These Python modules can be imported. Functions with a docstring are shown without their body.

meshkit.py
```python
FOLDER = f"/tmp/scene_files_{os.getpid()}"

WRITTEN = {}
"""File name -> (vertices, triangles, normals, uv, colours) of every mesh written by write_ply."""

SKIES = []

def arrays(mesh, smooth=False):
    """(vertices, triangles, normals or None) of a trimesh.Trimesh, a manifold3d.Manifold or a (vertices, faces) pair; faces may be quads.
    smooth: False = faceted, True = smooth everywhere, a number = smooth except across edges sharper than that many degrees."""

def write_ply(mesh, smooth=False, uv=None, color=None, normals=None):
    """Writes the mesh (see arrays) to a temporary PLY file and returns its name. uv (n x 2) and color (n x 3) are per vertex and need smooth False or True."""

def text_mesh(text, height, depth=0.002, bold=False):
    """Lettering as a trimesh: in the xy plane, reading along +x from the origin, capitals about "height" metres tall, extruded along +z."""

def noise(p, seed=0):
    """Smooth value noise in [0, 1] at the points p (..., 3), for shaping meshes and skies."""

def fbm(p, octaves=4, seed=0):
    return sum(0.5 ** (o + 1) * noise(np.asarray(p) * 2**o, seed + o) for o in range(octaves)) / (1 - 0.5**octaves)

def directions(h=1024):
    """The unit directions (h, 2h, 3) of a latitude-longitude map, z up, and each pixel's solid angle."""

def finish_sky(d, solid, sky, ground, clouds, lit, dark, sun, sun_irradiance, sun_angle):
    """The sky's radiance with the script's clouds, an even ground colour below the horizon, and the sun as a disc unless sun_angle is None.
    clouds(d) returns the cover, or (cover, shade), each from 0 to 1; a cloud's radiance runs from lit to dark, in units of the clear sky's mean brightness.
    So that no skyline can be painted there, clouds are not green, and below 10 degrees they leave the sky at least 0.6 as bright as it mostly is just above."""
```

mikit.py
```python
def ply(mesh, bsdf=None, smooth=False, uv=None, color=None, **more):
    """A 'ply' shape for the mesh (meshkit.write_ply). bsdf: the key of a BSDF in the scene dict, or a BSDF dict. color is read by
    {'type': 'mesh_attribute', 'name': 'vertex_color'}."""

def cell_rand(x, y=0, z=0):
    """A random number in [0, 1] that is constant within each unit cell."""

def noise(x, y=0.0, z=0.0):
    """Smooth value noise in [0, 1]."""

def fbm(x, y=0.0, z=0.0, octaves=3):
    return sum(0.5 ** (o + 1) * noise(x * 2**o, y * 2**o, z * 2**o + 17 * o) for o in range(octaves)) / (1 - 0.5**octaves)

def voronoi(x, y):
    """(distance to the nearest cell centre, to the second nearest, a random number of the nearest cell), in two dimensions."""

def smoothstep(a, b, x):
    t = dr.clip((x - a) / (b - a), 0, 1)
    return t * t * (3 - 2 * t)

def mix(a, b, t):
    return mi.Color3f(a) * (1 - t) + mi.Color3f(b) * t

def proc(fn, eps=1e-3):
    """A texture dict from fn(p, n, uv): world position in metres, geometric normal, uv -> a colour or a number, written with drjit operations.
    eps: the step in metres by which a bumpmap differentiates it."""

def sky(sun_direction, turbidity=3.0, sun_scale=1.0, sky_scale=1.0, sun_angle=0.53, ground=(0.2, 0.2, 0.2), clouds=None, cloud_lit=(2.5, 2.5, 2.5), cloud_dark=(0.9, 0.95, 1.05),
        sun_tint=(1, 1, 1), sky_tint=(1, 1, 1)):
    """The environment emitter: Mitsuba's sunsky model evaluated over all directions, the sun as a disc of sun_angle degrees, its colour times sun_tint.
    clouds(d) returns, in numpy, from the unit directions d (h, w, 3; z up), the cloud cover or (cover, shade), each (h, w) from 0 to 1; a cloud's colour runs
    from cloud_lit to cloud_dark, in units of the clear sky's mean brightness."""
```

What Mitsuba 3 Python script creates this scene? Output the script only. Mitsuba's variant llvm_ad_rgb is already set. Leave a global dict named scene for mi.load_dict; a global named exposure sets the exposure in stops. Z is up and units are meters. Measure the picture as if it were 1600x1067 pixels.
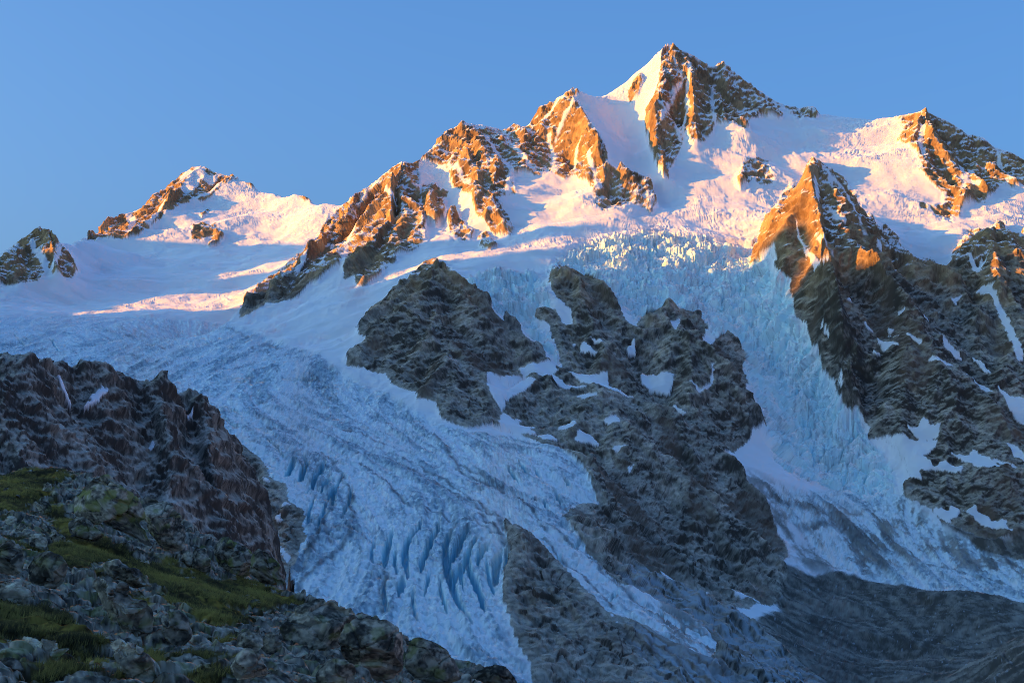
"""A glaciated mountain cirque at sunset, seen from a grassy shoulder across the ice. Units metres; x east (right), y north (into the view), z up from eye height."""
import math

import mitsuba as mi
import numpy as np
import shapely
from scipy import interpolate, ndimage, spatial
import trimesh

import meshkit
import mikit

T = mi.ScalarTransform4f
scene, labels = {}, {}

# ---------------------------------------------------------------- camera, sky, exposure
scene["camera"] = {"type": "perspective", "fov": 2 * math.degrees(math.atan(800 / 1716)), "fov_axis": "x", "near_clip": 1.0, "far_clip": 30000.0,
                   "principal_point_offset_x": 0.0, "principal_point_offset_y": -0.081068,
                   "to_world": T().look_at(origin=[0, 0, 0], target=[0, 1, 0], up=[0, 0, 1])}
SUN = np.array([-0.972, -0.15, 0.165])
scene["sky"] = mikit.sky(SUN.tolist(), turbidity=8.0, sun_scale=2.4, sky_scale=1.0, sun_tint=(1.0, 0.70, 0.05), sky_tint=(0.20, 0.445, 0.92), ground=(0.5, 0.48, 0.46))
exposure = 3.58

# ---------------------------------------------------------------- helpers
f32 = np.float32


def lines_to_points(lines, pts, step):
    """Ridge and valley lines thinned to points about "step" metres apart, plus single surveyed points."""
    out = [np.asarray(pts, float).reshape(-1, 3)]
    for line in lines:
        a = np.asarray(line, float).reshape(-1, 3)
        for p, q in zip(a[:-1], a[1:]):
            n = max(1, int(np.linalg.norm(q - p) / step))
            out.append(p + (q - p) * (np.arange(n) / n)[:, None])
        out.append(a[-1:])
    return np.vstack(out)


class Field:
    """A regular grid over the plan (x east, y north, metres), read with smooth interpolation."""

    def __init__(self, x0, x1, y0, y1, step):
        self.x0, self.y0, self.step = x0, y0, step
        self.xs, self.ys = np.arange(x0, x1 + step / 2, step), np.arange(y0, y1 + step / 2, step)
        self.X, self.Y = np.meshgrid(self.xs, self.ys)

    def read(self, a, x, y, order=1):
        return ndimage.map_coordinates(a, [(y - self.y0) / self.step, (x - self.x0) / self.step], order=order, mode="nearest", output=f32, prefilter=order > 1)


def tin(field, lines, pts, step):
    p = lines_to_points(lines, pts, step)
    x, y, z = p.T
    h = interpolate.LinearNDInterpolator(p[:, :2], z)(field.X, field.Y)
    bad = np.isnan(h)
    h[bad] = interpolate.NearestNDInterpolator(p[:, :2], z)(field.X[bad], field.Y[bad])
    return h


def rnd(ix, iy, seed):
    h = (ix.astype(np.uint32) * np.uint32(374761393)) ^ (iy.astype(np.uint32) * np.uint32(668265263) + np.uint32(seed * 1442695041 & 0xFFFFFFFF))
    h = (h ^ (h >> np.uint32(13))) * np.uint32(1274126177)
    h = h ^ (h >> np.uint32(16))
    return (h & np.uint32(0xFFFFFF)).astype(f32) / f32(16777215)


def noise(x, y, seed=0):
    """Gradient noise, about -1 to 1."""
    ix, iy = np.floor(x).astype(np.int32), np.floor(y).astype(np.int32)
    fx, fy = (x - ix).astype(f32), (y - iy).astype(f32)
    u, v = fx * fx * fx * (fx * (fx * 6 - 15) + 10), fy * fy * fy * (fy * (fy * 6 - 15) + 10)

    def g(a, b):
        t = rnd(ix + a, iy + b, seed) * f32(2 * np.pi)
        return np.cos(t) * (fx - a) + np.sin(t) * (fy - b)

    a, b = g(0, 0), g(0, 1)
    a = a + (g(1, 0) - a) * u
    b = b + (g(1, 1) - b) * u
    return (a + (b - a) * v) * f32(1.5)


def fbm(x, y, octaves, seed=0, gain=0.5):
    return sum(gain**o * noise(x * 2.03**o + 13.7 * o, y * 2.03**o - 7.1 * o, seed + 31 * o) for o in range(octaves))


def ridged(x, y, octaves, seed=0, gain=0.55):
    """Sharp crests: 0 to about 1."""
    out, w = 0, 1.0
    for o in range(octaves):
        n = 1 - np.abs(noise(x * 2.1**o + 5.3 * o, y * 2.1**o + 9.1 * o, seed + 17 * o))
        n = n * n
        out = out + gain**o * n * w
        w = np.clip(n * 1.4, 0, 1)
    return out * (1 - gain)


def stripes(x, y, dx, dy, wave, seed):
    """Wandering stripes that run along the direction (dx, dy): the height (-1 to 1) and its slope. Gullies on faces, flow bands on ice."""
    px, py = (x / wave).astype(f32), (y / wave).astype(f32)
    ix, iy = np.floor(px), np.floor(py)
    fx, fy = px - ix, py - iy
    ix, iy = ix.astype(np.int32), iy.astype(np.int32)
    sx, sy = -dy * f32(2 * np.pi), dx * f32(2 * np.pi)
    h = sl = wt = f32(0)
    for a in (-1, 0, 1):
        for b in (-1, 0, 1):
            ox = fx - a - rnd(ix + a, iy + b, seed) * f32(0.8)
            oy = fy - b - rnd(ix + a, iy + b, seed + 1) * f32(0.8)
            w = np.exp(-2 * (ox * ox + oy * oy))
            ph = ox * sx + oy * sy
            wt = wt + w
            h = h + np.cos(ph) * w
            sl = sl - np.sin(ph) * w
    return h / wt, sl * sx / (wt * wave), sl * sy / (wt * wave)


def gullies(x, y, gx, gy, seed, waves, amp, cut=0, plane=False):
    """Branching gullies that run down the slope (gx, gy) of the ground; with a cut, the broad ones and those narrower than it apart."""
    fine = np.zeros_like(x, dtype=f32)
    out = np.zeros_like(x, dtype=f32)
    gx, gy = gx.astype(f32), gy.astype(f32)
    for i, w in enumerate(waves):
        s = np.sqrt(gx * gx + gy * gy) + f32(1e-4)
        h, hx, hy = stripes(x, y, gx / s, gy / s, w, seed + 7 * i)
        a = f32(amp * w) * np.clip(s * 1.3, 0.1, 1.0)
        dig = a * np.arcsin(np.clip(h, -1, 1)) * f32(0.75) if plane and w > cut * 0.7 else a * (1.4 - 2 * np.sqrt(np.clip((1 - h) * f32(0.5), 0, 1)))  # sharp crests, round gullies
        if w < cut:
            fine += dig
        else:
            out += dig
        gx, gy = gx + a * hx * f32(0.8), gy + a * hy * f32(0.8)
    return (out, fine) if cut else out


def cells(x, y, seed=0):
    """Cracked cells: (distance to the nearest centre, gap to the second nearest, a random number of the cell)."""
    ix, iy = np.floor(x).astype(np.int32), np.floor(y).astype(np.int32)
    d1 = np.full(np.shape(x), 9, f32)
    d2, who = d1.copy(), np.zeros_like(d1)
    for a in (-1, 0, 1):
        for b in (-1, 0, 1):
            cx, cy = ix + a, iy + b
            d = np.hypot(cx + rnd(cx, cy, seed) - x, cy + rnd(cx, cy, seed + 1) - y).astype(f32)
            d2 = np.where(d < d1, d1, np.minimum(d2, d))
            who = np.where(d < d1, rnd(cx, cy, seed + 2), who)
            d1 = np.minimum(d1, d)
    return d1, d2 - d1, who


def step(a, b, x):
    t = np.clip((x - a) / (b - a), 0, 1)
    return t * t * (3 - 2 * t)


def inside(field, poly):
    """Which grid points lie in a plan polygon."""
    p = np.asarray(poly, float).reshape(-1, 2)
    out = np.zeros(field.X.shape, bool)
    i0, i1 = np.clip(np.searchsorted(field.xs, [p[:, 0].min(), p[:, 0].max()]) + [-1, 1], 0, len(field.xs))
    j0, j1 = np.clip(np.searchsorted(field.ys, [p[:, 1].min(), p[:, 1].max()]) + [-1, 1], 0, len(field.ys))
    if i1 > i0 and j1 > j0:
        poly = shapely.Polygon(p).buffer(0)
        shapely.prepare(poly)
        out[j0:j1, i0:i1] = shapely.contains_xy(poly, field.X[j0:j1, i0:i1], field.Y[j0:j1, i0:i1])
    return out


def signed(field, mask):
    """Metres to the mask's edge, positive inside."""
    if not mask.any():
        return np.full(mask.shape, -999.0, f32)
    return ((ndimage.distance_transform_edt(mask) - ndimage.distance_transform_edt(~mask)) * field.step).astype(f32)

LOD = 1.0
# survey of the place in metres
TIN = {"lines":[[-3613,6200,434,-3217,6000,524,-2839,5800,659,-2634,5650,714,-2484,5500,763,-2313,5350,829,-2287,5450,823,-2312,5750,838,-2635,6850,990,-2598,7000,1093,-2510,7180,1163,-2367,7320,1322,-2292,7420,1449,-2230,7430,1507,-2100,7400,1565,-1970,7350,1499,-1851,7300,1463,-1667,7150,1383,-1469,7000,1322,-1297,6850,1261,-1219,6750,1215,-1077,6600,1185,-909,6500,1167,-597,6400,1138],[-3765,6460,274,-3356,6260,364,-2966,6060,499,-2755,5910,554,-2601,5760,603,-2426,5610,669,-2396,5710,663,-2417,6010,678,-2735,7110,830,-2695,7260,933,-2601,7440,1003,-2452,7580,1162,-2372,7680,1289,-2308,7690,1347,-2174,7660,1405,-2040,7610,1339,-1916,7560,1303,-1727,7410,1223,-1523,7260,1162,-1347,7110,1101,-1266,7010,1055,-1119,6860,1025,-945,6760,1007,-621,6660,978],[-2313,5350,829,-2217,5270,762,-2138,5130,658,-2034,4950,542],[-2313,5350,829,-2303,5200,712,-2271,5060,619,-2184,4900,520],[-2313,5350,829,-2258,5250,704,-2121,5000,554],[-2215,7380,1488,-2135,7020,1309,-2151,6650,1104,-2238,6400,947],[-1845,7280,1455,-1888,7120,1348,-1958,7000,1248],[-1847,4560,337,-1745,4680,368,-1622,4800,408,-1479,4880,441,-1356,4950,470,-1265,5050,494],[-1985,4900,394,-1776,5080,468,-1515,5200,521],[31,1745,-217,76,1640,-251,119,1530,-285,148,1430,-311,160,1330,-346,154,1200,-357],[-27,1840,-193,0,1760,-213,32,1690,-228,65,1585,-259,95,1475,-292,118,1350,-323,117,1180,-344],[613,2420,-385,699,2400,-392,763,2380,-397,842,2330,-396,930,2280,-401,1026,2200,-410,1137,2120,-426,1254,2050,-442],[-222,3250,402,-267,3270,391,-313,3220,332,-376,3180,274,-409,3150,250],[-230,3370,362,-277,3390,351,-325,3340,292,-390,3300,234,-425,3270,210],[-409,3150,250,-431,3080,197,-446,2980,122,-436,2880,72],[-222,3250,402,-207,3110,308,-190,2970,208,-131,2820,115,-78,2690,31,-45,2590,-45],[-360,2850,55,-301,2760,19,-231,2640,-23,-163,2540,-59,-98,2500,-68],[-160,2740,64,-218,2880,168,-253,3100,289],[-222,3250,402,-203,3250,392,-159,3220,325,-117,3190,292,-79,3160,271,0,3060,191,82,2980,116,106,2930,82],[-226,3310,372,-206,3310,362,-162,3280,295,-119,3250,262,-81,3220,241,0,3120,161,83,3040,86,108,2990,52],[-913,3660,269,-910,3720,319,-859,3850,404,-829,3950,453,-772,4100,526,-757,4190,586,-740,4380,697,-705,4530,779,-673,4620,835,-616,4660,888,-545,4680,960,-452,4640,1000,-387,4740,1025,-371,4790,1041,-313,4880,1157,-236,4870,1220,-173,4960,1234,-67,5010,1226,9,5010,1220,79,5010,1255,125,4990,1329,204,4990,1358,289,4960,1390,370,5080,1400,479,5140,1468,605,5190,1588,698,5210,1640,753,5210,1676,824,5240,1649,934,5290,1603,1021,5310,1594,1114,5310,1532,1207,5310,1479,1286,5290,1412,1366,5290,1396,1474,5270,1360,1579,5210,1327,1684,5160,1311,1769,5060,1300,1861,4960,1301,1966,4910,1225,2017,4860,1150,2070,4860,1158,2128,4830,1084,2181,4810,1082,2233,4790,1041,2465,4700,904,2815,4600,777],[-978,3920,109,-974,3980,159,-917,4110,244,-883,4210,293,-821,4360,366,-804,4450,426,-784,4640,537,-745,4790,619,-711,4880,675,-651,4920,728,-576,4940,800,-477,4900,840,-408,5000,865,-391,5050,881,-329,5140,997,-248,5130,1060,-183,5220,1074,-71,5270,1066,9,5270,1060,83,5270,1095,132,5250,1169,214,5250,1198,304,5220,1230,389,5340,1240,503,5400,1308,635,5450,1428,733,5470,1480,791,5470,1516,865,5500,1489,980,5550,1443,1071,5570,1434,1169,5570,1372,1266,5570,1319,1349,5550,1252,1433,5550,1236,1547,5530,1200,1658,5470,1167,1769,5420,1151,1860,5320,1140,1959,5220,1141,2070,5170,1065,2124,5120,990,2181,5120,998,2242,5090,924,2299,5070,922,2354,5050,881,2601,4960,744,2974,4860,617],[-450,4620,996,-479,4440,880,-459,4300,784,-454,4170,697,-478,4040,624,-477,3900,530,-503,3840,492,-505,3640,365],[-558,4560,850,-605,4420,721,-636,4200,587,-596,3860,445],[-632,4520,790,-695,4260,621,-660,3840,425],[-427,4730,987,-378,4540,847,-349,4280,698,-300,4120,612],[-304,4740,989,-296,4620,888,-269,4390,755,-269,4200,649],[-197,4830,1191,-181,4640,1046,-166,4520,956,-122,4350,854,-91,4240,791,-60,4120,696,-23,4010,603],[-266,4700,1013,-236,4600,925,-193,4420,824],[276,4880,1328,312,4740,1224,348,4590,1105,372,4470,1008,369,4370,917,372,4260,819,371,4110,699],[207,4930,1264,191,4820,1138,233,4700,1027,289,4590,950],[299,4880,1280,250,4760,1137,284,4640,1028],[368,5050,1383,453,5020,1316,506,4960,1214,554,4830,1070,556,4540,873,574,4280,723],[750,5190,1663,708,5020,1507,664,4890,1382,631,4770,1265,603,4640,1136,601,4520,1014,598,4370,866],[551,5110,1444,543,5040,1360,578,4890,1225,583,4700,1041],[780,5110,1534,752,4960,1330,737,4830,1182,706,4660,1032],[837,5220,1634,839,5090,1528,804,4930,1393,778,4770,1223,777,4600,1064],[937,5220,1521,910,5070,1389,887,4910,1245,865,4760,1123],[977,5270,1560,944,5060,1430,940,4890,1297,971,4760,1179,1009,4720,1147],[1106,5270,1489,1089,5120,1358,1117,4980,1271],[1850,4930,1287,1773,4680,1091,1706,4540,966],[1954,4880,1211,1859,4760,1082,1828,4480,888],[2008,4840,1139,1939,4720,1018,1777,4420,824],[2062,4840,1148,1957,4600,965,1859,4340,764],[1491,3740,462,1516,3770,501,1557,3800,549,1586,3800,578,1632,3800,571,1698,3790,576,1758,3770,567,1956,3730,539,2264,3700,496],[1531,3840,422,1556,3870,461,1598,3900,509,1627,3900,538,1675,3900,531,1743,3890,536,1804,3870,527,2009,3830,499,2325,3800,456],[1628,3790,570,1540,3620,464,1427,3450,342],[1707,3780,573,1608,3560,436,1488,3360,294],[785,3620,447,813,3660,510,845,3680,585,877,3690,617,906,3700,623,944,3760,714,982,3720,722,1043,3720,785,1090,3740,765,1131,3740,739,1164,3740,691,1192,3720,633,1233,3700,582,1293,3680,525,1349,3650,462,1419,3640,426,1475,3700,448],[809,3730,377,837,3770,440,870,3790,515,903,3800,547,933,3810,553,972,3870,644,1011,3830,652,1074,3830,715,1122,3850,695,1164,3850,669,1198,3850,621,1228,3830,563,1270,3810,512,1332,3790,455,1389,3760,392,1462,3750,356,1519,3810,378],[1043,3720,785,970,3580,668,941,3420,538,914,3220,375,928,3110,254,923,2990,122],[879,3680,611,871,3540,516,865,3450,442,873,3350,351,867,3220,225],[923,3640,583,921,3450,442,931,3330,369],[1094,3680,718,1073,3540,598,1073,3380,433,1126,3220,281,1130,3030,124],[1222,3680,575,1183,3440,401,1220,3220,225]],"points":[-2481,4950,490,-2284,4900,485,-2047,5150,552,-2276,6300,808,-2115,6600,904,-2500,6500,890,-1726,6300,844,-1395,6300,863,-1084,6200,867,-962,6350,999,-1689,6900,1166,-2010,6900,1166,-1367,6700,1113,-2196,6850,1070,-1602,7050,1274,-1835,6560,1025,-1744,6300,863,-2275,6560,948,-2739,4700,356,-2191,4700,411,-1962,4950,467,-2121,5600,620,-1923,6000,734,-1469,6000,769,-1544,5300,571,-1199,4900,451,-1121,5200,606,-1128,4300,326,-1346,4200,301,-1326,4550,371,-1713,4200,289,-1958,4200,301,-2252,4200,306,-2570,4200,306,-1836,3000,105,-1827,3300,115,-1725,3700,216,-1585,3400,159,-1823,3400,159,-1428,3500,184,-1171,3350,156,-1020,3500,194,-816,3500,204,-615,3300,154,-432,2850,47,-312,2680,-11,-175,2500,-61,-85,2430,-81,-1259,2700,31,-1224,3000,87,-997,2850,50,-801,2750,32,-641,2750,32,-489,2620,0,-350,2500,-44,-217,2330,-95,-105,2260,-119,0,2300,-107,92,2250,-115,132,2150,-157,127,2020,-202,73,2080,-182,0,2080,-164,-877,2150,-75,-721,2250,-52,-617,2300,-40,-485,2080,-97,-394,1880,-153,-332,1780,-187,-323,1680,-225,-325,1570,-265,-345,1480,-293,-524,1500,-297,-746,1600,-261,-1049,1800,-189,-629,1800,-189,-449,2200,-77,-339,2080,-121,-266,1900,-177,-208,1980,-162,-111,1900,-177,-166,1780,-218,-235,1680,-235,-95,1630,-247,-19,1665,-238,-157,1500,-271,-67,1430,-283,-21,1430,-283,0,1320,-308,22,1250,-323,-118,1350,-299,-207,1420,-290,26,1120,-346,-201,1150,-322,-67,1150,-322,-379,1300,-288,-606,1300,-288,0,1830,-198,54,1860,-195,83,1780,-218,108,1690,-246,148,1590,-278,195,1520,-301,237,1450,-321,259,1390,-336,271,1330,-357,-7,1645,-251,-11,1500,-277,10,1370,-307,25,1255,-325,151,1850,-243,209,1790,-310,306,1750,-347,427,1830,-389,273,1560,-355,354,1600,-382,420,1600,-417,321,1450,-397,455,1560,-455,219,1250,-372,122,1050,-355,565,2280,-392,576,2150,-426,583,2000,-443,529,1780,-464,510,1650,-490,769,2200,-436,848,2080,-448,937,2010,-433,678,1940,-475,696,1730,-451,970,1850,-410,769,1650,-351,633,1430,-372,699,1500,-332,760,1450,-287,574,1350,-401,629,1200,-371,568,1500,-463,551,2700,-181,612,2560,-254,689,2570,-270,818,2650,-286,937,2680,-289,728,2500,-364,628,2450,-354,763,2470,-374,896,2480,-376,995,2440,-387,1105,2370,-398,1249,2330,-421,977,2580,-346,1166,2500,-364,825,2950,-172,727,2900,-177,973,2880,-201,871,2820,-247,688,2950,-120,790,3080,-54,909,3060,-53,746,3200,37,863,3220,56,737,3330,155,844,3370,196,704,3450,241,821,3520,308,668,3580,376,802,3620,411,530,3640,445,709,3800,531,875,3950,598,561,3850,561,383,3650,468,214,3680,489,124,3560,425,223,3820,545,0,3650,468,-122,3480,406,-87,3720,488,-204,3680,468,-338,3620,418,-221,3800,503,0,3870,553,232,3980,624,476,4080,670,720,4120,684,943,4150,687,-117,3350,332,0,3300,288,79,3380,315,91,3130,182,122,2985,101,56,3190,214,320,3430,300,366,3310,231,517,3410,298,598,3310,212,117,3340,350,164,3400,398,272,3330,330,313,3260,256,189,3240,283,165,3140,201,93,3190,242,235,3100,181,123,3010,132,280,3000,122,478,3320,271,398,3250,227,562,3270,229,417,3110,163,492,3070,143,422,2900,34,510,2920,34,634,3230,179,664,3120,100,588,2970,52,661,3050,36,664,2920,-68,585,2870,-33,587,2800,-135,504,2790,-49,-65,2800,24,0,2850,33,132,2950,77,201,2870,50,343,2945,69,334,2870,30,421,2780,-32,80,2760,0,208,2740,0,31,2650,-46,-15,2620,-46,154,2640,-31,303,2600,-61,429,2630,-107,29,2490,-102,115,2470,-101,230,2470,-101,279,2390,-167,185,2270,-185,152,2090,-219,519,2700,-153,406,2490,-174,535,2550,-208,411,2350,-247,593,2480,-303,471,2310,-310,589,2380,-361,500,2260,-382,246,2110,-258,346,2120,-321,382,2050,-370,160,1960,-240,220,1890,-297,305,1940,-339,-312,2970,173,-246,2810,82,-69,2960,138,0,2870,67,-54,2810,61,-910,3650,259,-714,3500,245,-530,3500,306,-586,3350,195,-482,3180,148,-681,3650,298,-503,3600,344,-431,3700,405,-393,3790,455,-318,3900,530,-230,3950,559,-139,3970,569,0,4020,604,-692,3770,389,-860,3690,282,-783,3730,315,-728,3750,339,-669,3790,387,-596,3830,435,-441,3780,423,-407,3840,472,-350,3920,516,-308,3980,547,-781,3830,402,8,4300,782,-55,4680,1009,-38,4360,813,-190,4080,623,-81,3960,545,45,4500,913,176,4500,923,253,4470,893,283,4410,838,112,4820,1095,74,4230,740,119,4070,652,-48,4130,674,455,4880,1194,524,4730,1020,453,4520,935,513,4400,846,560,4230,720,488,4190,718,1229,5020,1264,1197,5200,1394,963,4720,1111,1135,4870,1178,1387,4960,1214,808,4620,1010,682,4500,939,656,4330,807,846,4400,846,817,4250,743,1075,4610,962,1035,4330,782,1246,4750,1052,1404,4820,1095,1587,4950,1183,1421,4600,965,1394,4430,826,1678,4800,1091,1545,4420,824,1426,4220,689,1476,4020,586,1488,3870,485,1032,4850,1187,1033,4580,988,970,4380,845,1006,4460,915,1539,5080,1258,1337,4880,1152,1703,4870,1130,1765,4950,1212,1707,4340,769,1685,4190,659,2084,4470,860,2082,4700,959,1591,4300,747,1866,4270,722,1991,4270,722,1729,4120,648,2234,4260,683,1925,4130,638,2570,4200,612,1489,3650,447,1582,3620,464,1660,3560,436,1427,3400,277,1520,3260,228,1415,3570,374,1769,3300,269,1035,3230,264,1070,3060,107,1240,3130,146,1394,2990,70,1110,2930,0,1000,2960,-34,1242,2880,-34,944,3000,-54,953,2920,-119,1046,2850,-116,1134,2780,-146,1301,2790,-130,1026,2750,-200,1129,2690,-188,1249,2680,-195,978,2730,-262,1038,2620,-324,1134,2630,-261,1221,2620,-275,1555,2900,-34,1415,2640,-215,1351,2520,-352,1713,2800,-131,1499,2450,-400,876,3440,291,878,3370,230,883,3250,110,891,3140,26,929,3070,-30,863,3570,406,823,3620,439]}
SPUR = {"lines":[[-523.1,880.0,84.8,-466.1,930.0,73.7,-442.9,950.0,64.5,-436.4,960.0,61.7,-427.6,985.0,52.0,-416.7,1010.0,41.3,-406.1,1040.0,40.9,-392.2,1060.0,33.4,-386.6,1070.0,36.1,-377.6,1080.0,30.0,-363.7,1095.0,22.6,-354.2,1105.0,27.2,-347.6,1115.0,22.7,-332.2,1140.0,12.3,-323.0,1150.0,15.0,-315.7,1165.0,-0.6,-310.2,1175.0,-14.4,-294.7,1190.0,-32.1,-289.3,1205.0,-51.6,-283.2,1215.0,-68.4,-271.6,1220.0,-97.2,-260.6,1215.0,-135.7,-250.3,1200.0,-168.8,-244.5,1185.0,-201.1],[-594.4,1000.0,-32.2,-526.2,1050.0,-43.3,-498.8,1070.0,-52.5,-490.9,1080.0,-55.3,-479.7,1105.0,-65.0,-466.2,1130.0,-75.7,-452.9,1160.0,-76.1,-436.7,1180.0,-83.6,-430.0,1190.0,-80.9,-419.6,1200.0,-87.0,-403.6,1215.0,-94.4,-392.6,1225.0,-89.8,-385.0,1235.0,-94.3,-367.1,1260.0,-104.7,-356.7,1270.0,-102.0,-348.2,1285.0,-117.6,-341.9,1295.0,-131.4,-324.4,1310.0,-149.1,-318.1,1325.0,-168.6,-311.2,1335.0,-185.4,-298.3,1340.0,-214.2,-286.3,1335.0,-252.7,-275.4,1320.0,-285.8,-269.2,1305.0,-318.1],[-386.6,1070.0,29.1,-373.0,1000.0,-11.5,-363.5,945.0,-49.1],[-323.0,1150.0,8.0,-297.2,1085.0,-44.6,-274.0,1045.0,-103.6,-258.1,1030.0,-132.1],[-354.2,1105.0,20.2,-326.1,1040.0,-18.2,-307.3,995.0,-69.4],[-427.6,985.0,45.0,-397.7,910.0,-4.6,-380.9,860.0,-44.1],[-422.2,1050.0,31.7,-401.4,1010.0,6.0,-391.6,960.0,-27.6],[-378.4,1110.0,15.7,-362.1,1075.0,-19.1,-344.5,1050.0,-43.0,-332.2,1000.0,-87.2],[-344.8,1160.0,6.0,-326.3,1120.0,-46.2,-302.7,1060.0,-105.2],[-289.3,1205.0,-58.6,-278.1,1150.0,-94.5,-259.6,1100.0,-147.8]],"points":[-451.7,760.0,-44.3,-405.9,810.0,-56.6,-391.6,840.0,-61.2,-351.4,900.0,-70.8,-304.5,950.0,-110.7,-264.9,1010.0,-141.3,-239.2,1080.0,-179.4,-224.2,1040.0,-206.1,-256.4,880.0,-143.6,-293.7,720.0,-96.5,-378.8,650.0,-87.1,-205.1,1100.0,-243.6]}
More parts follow.
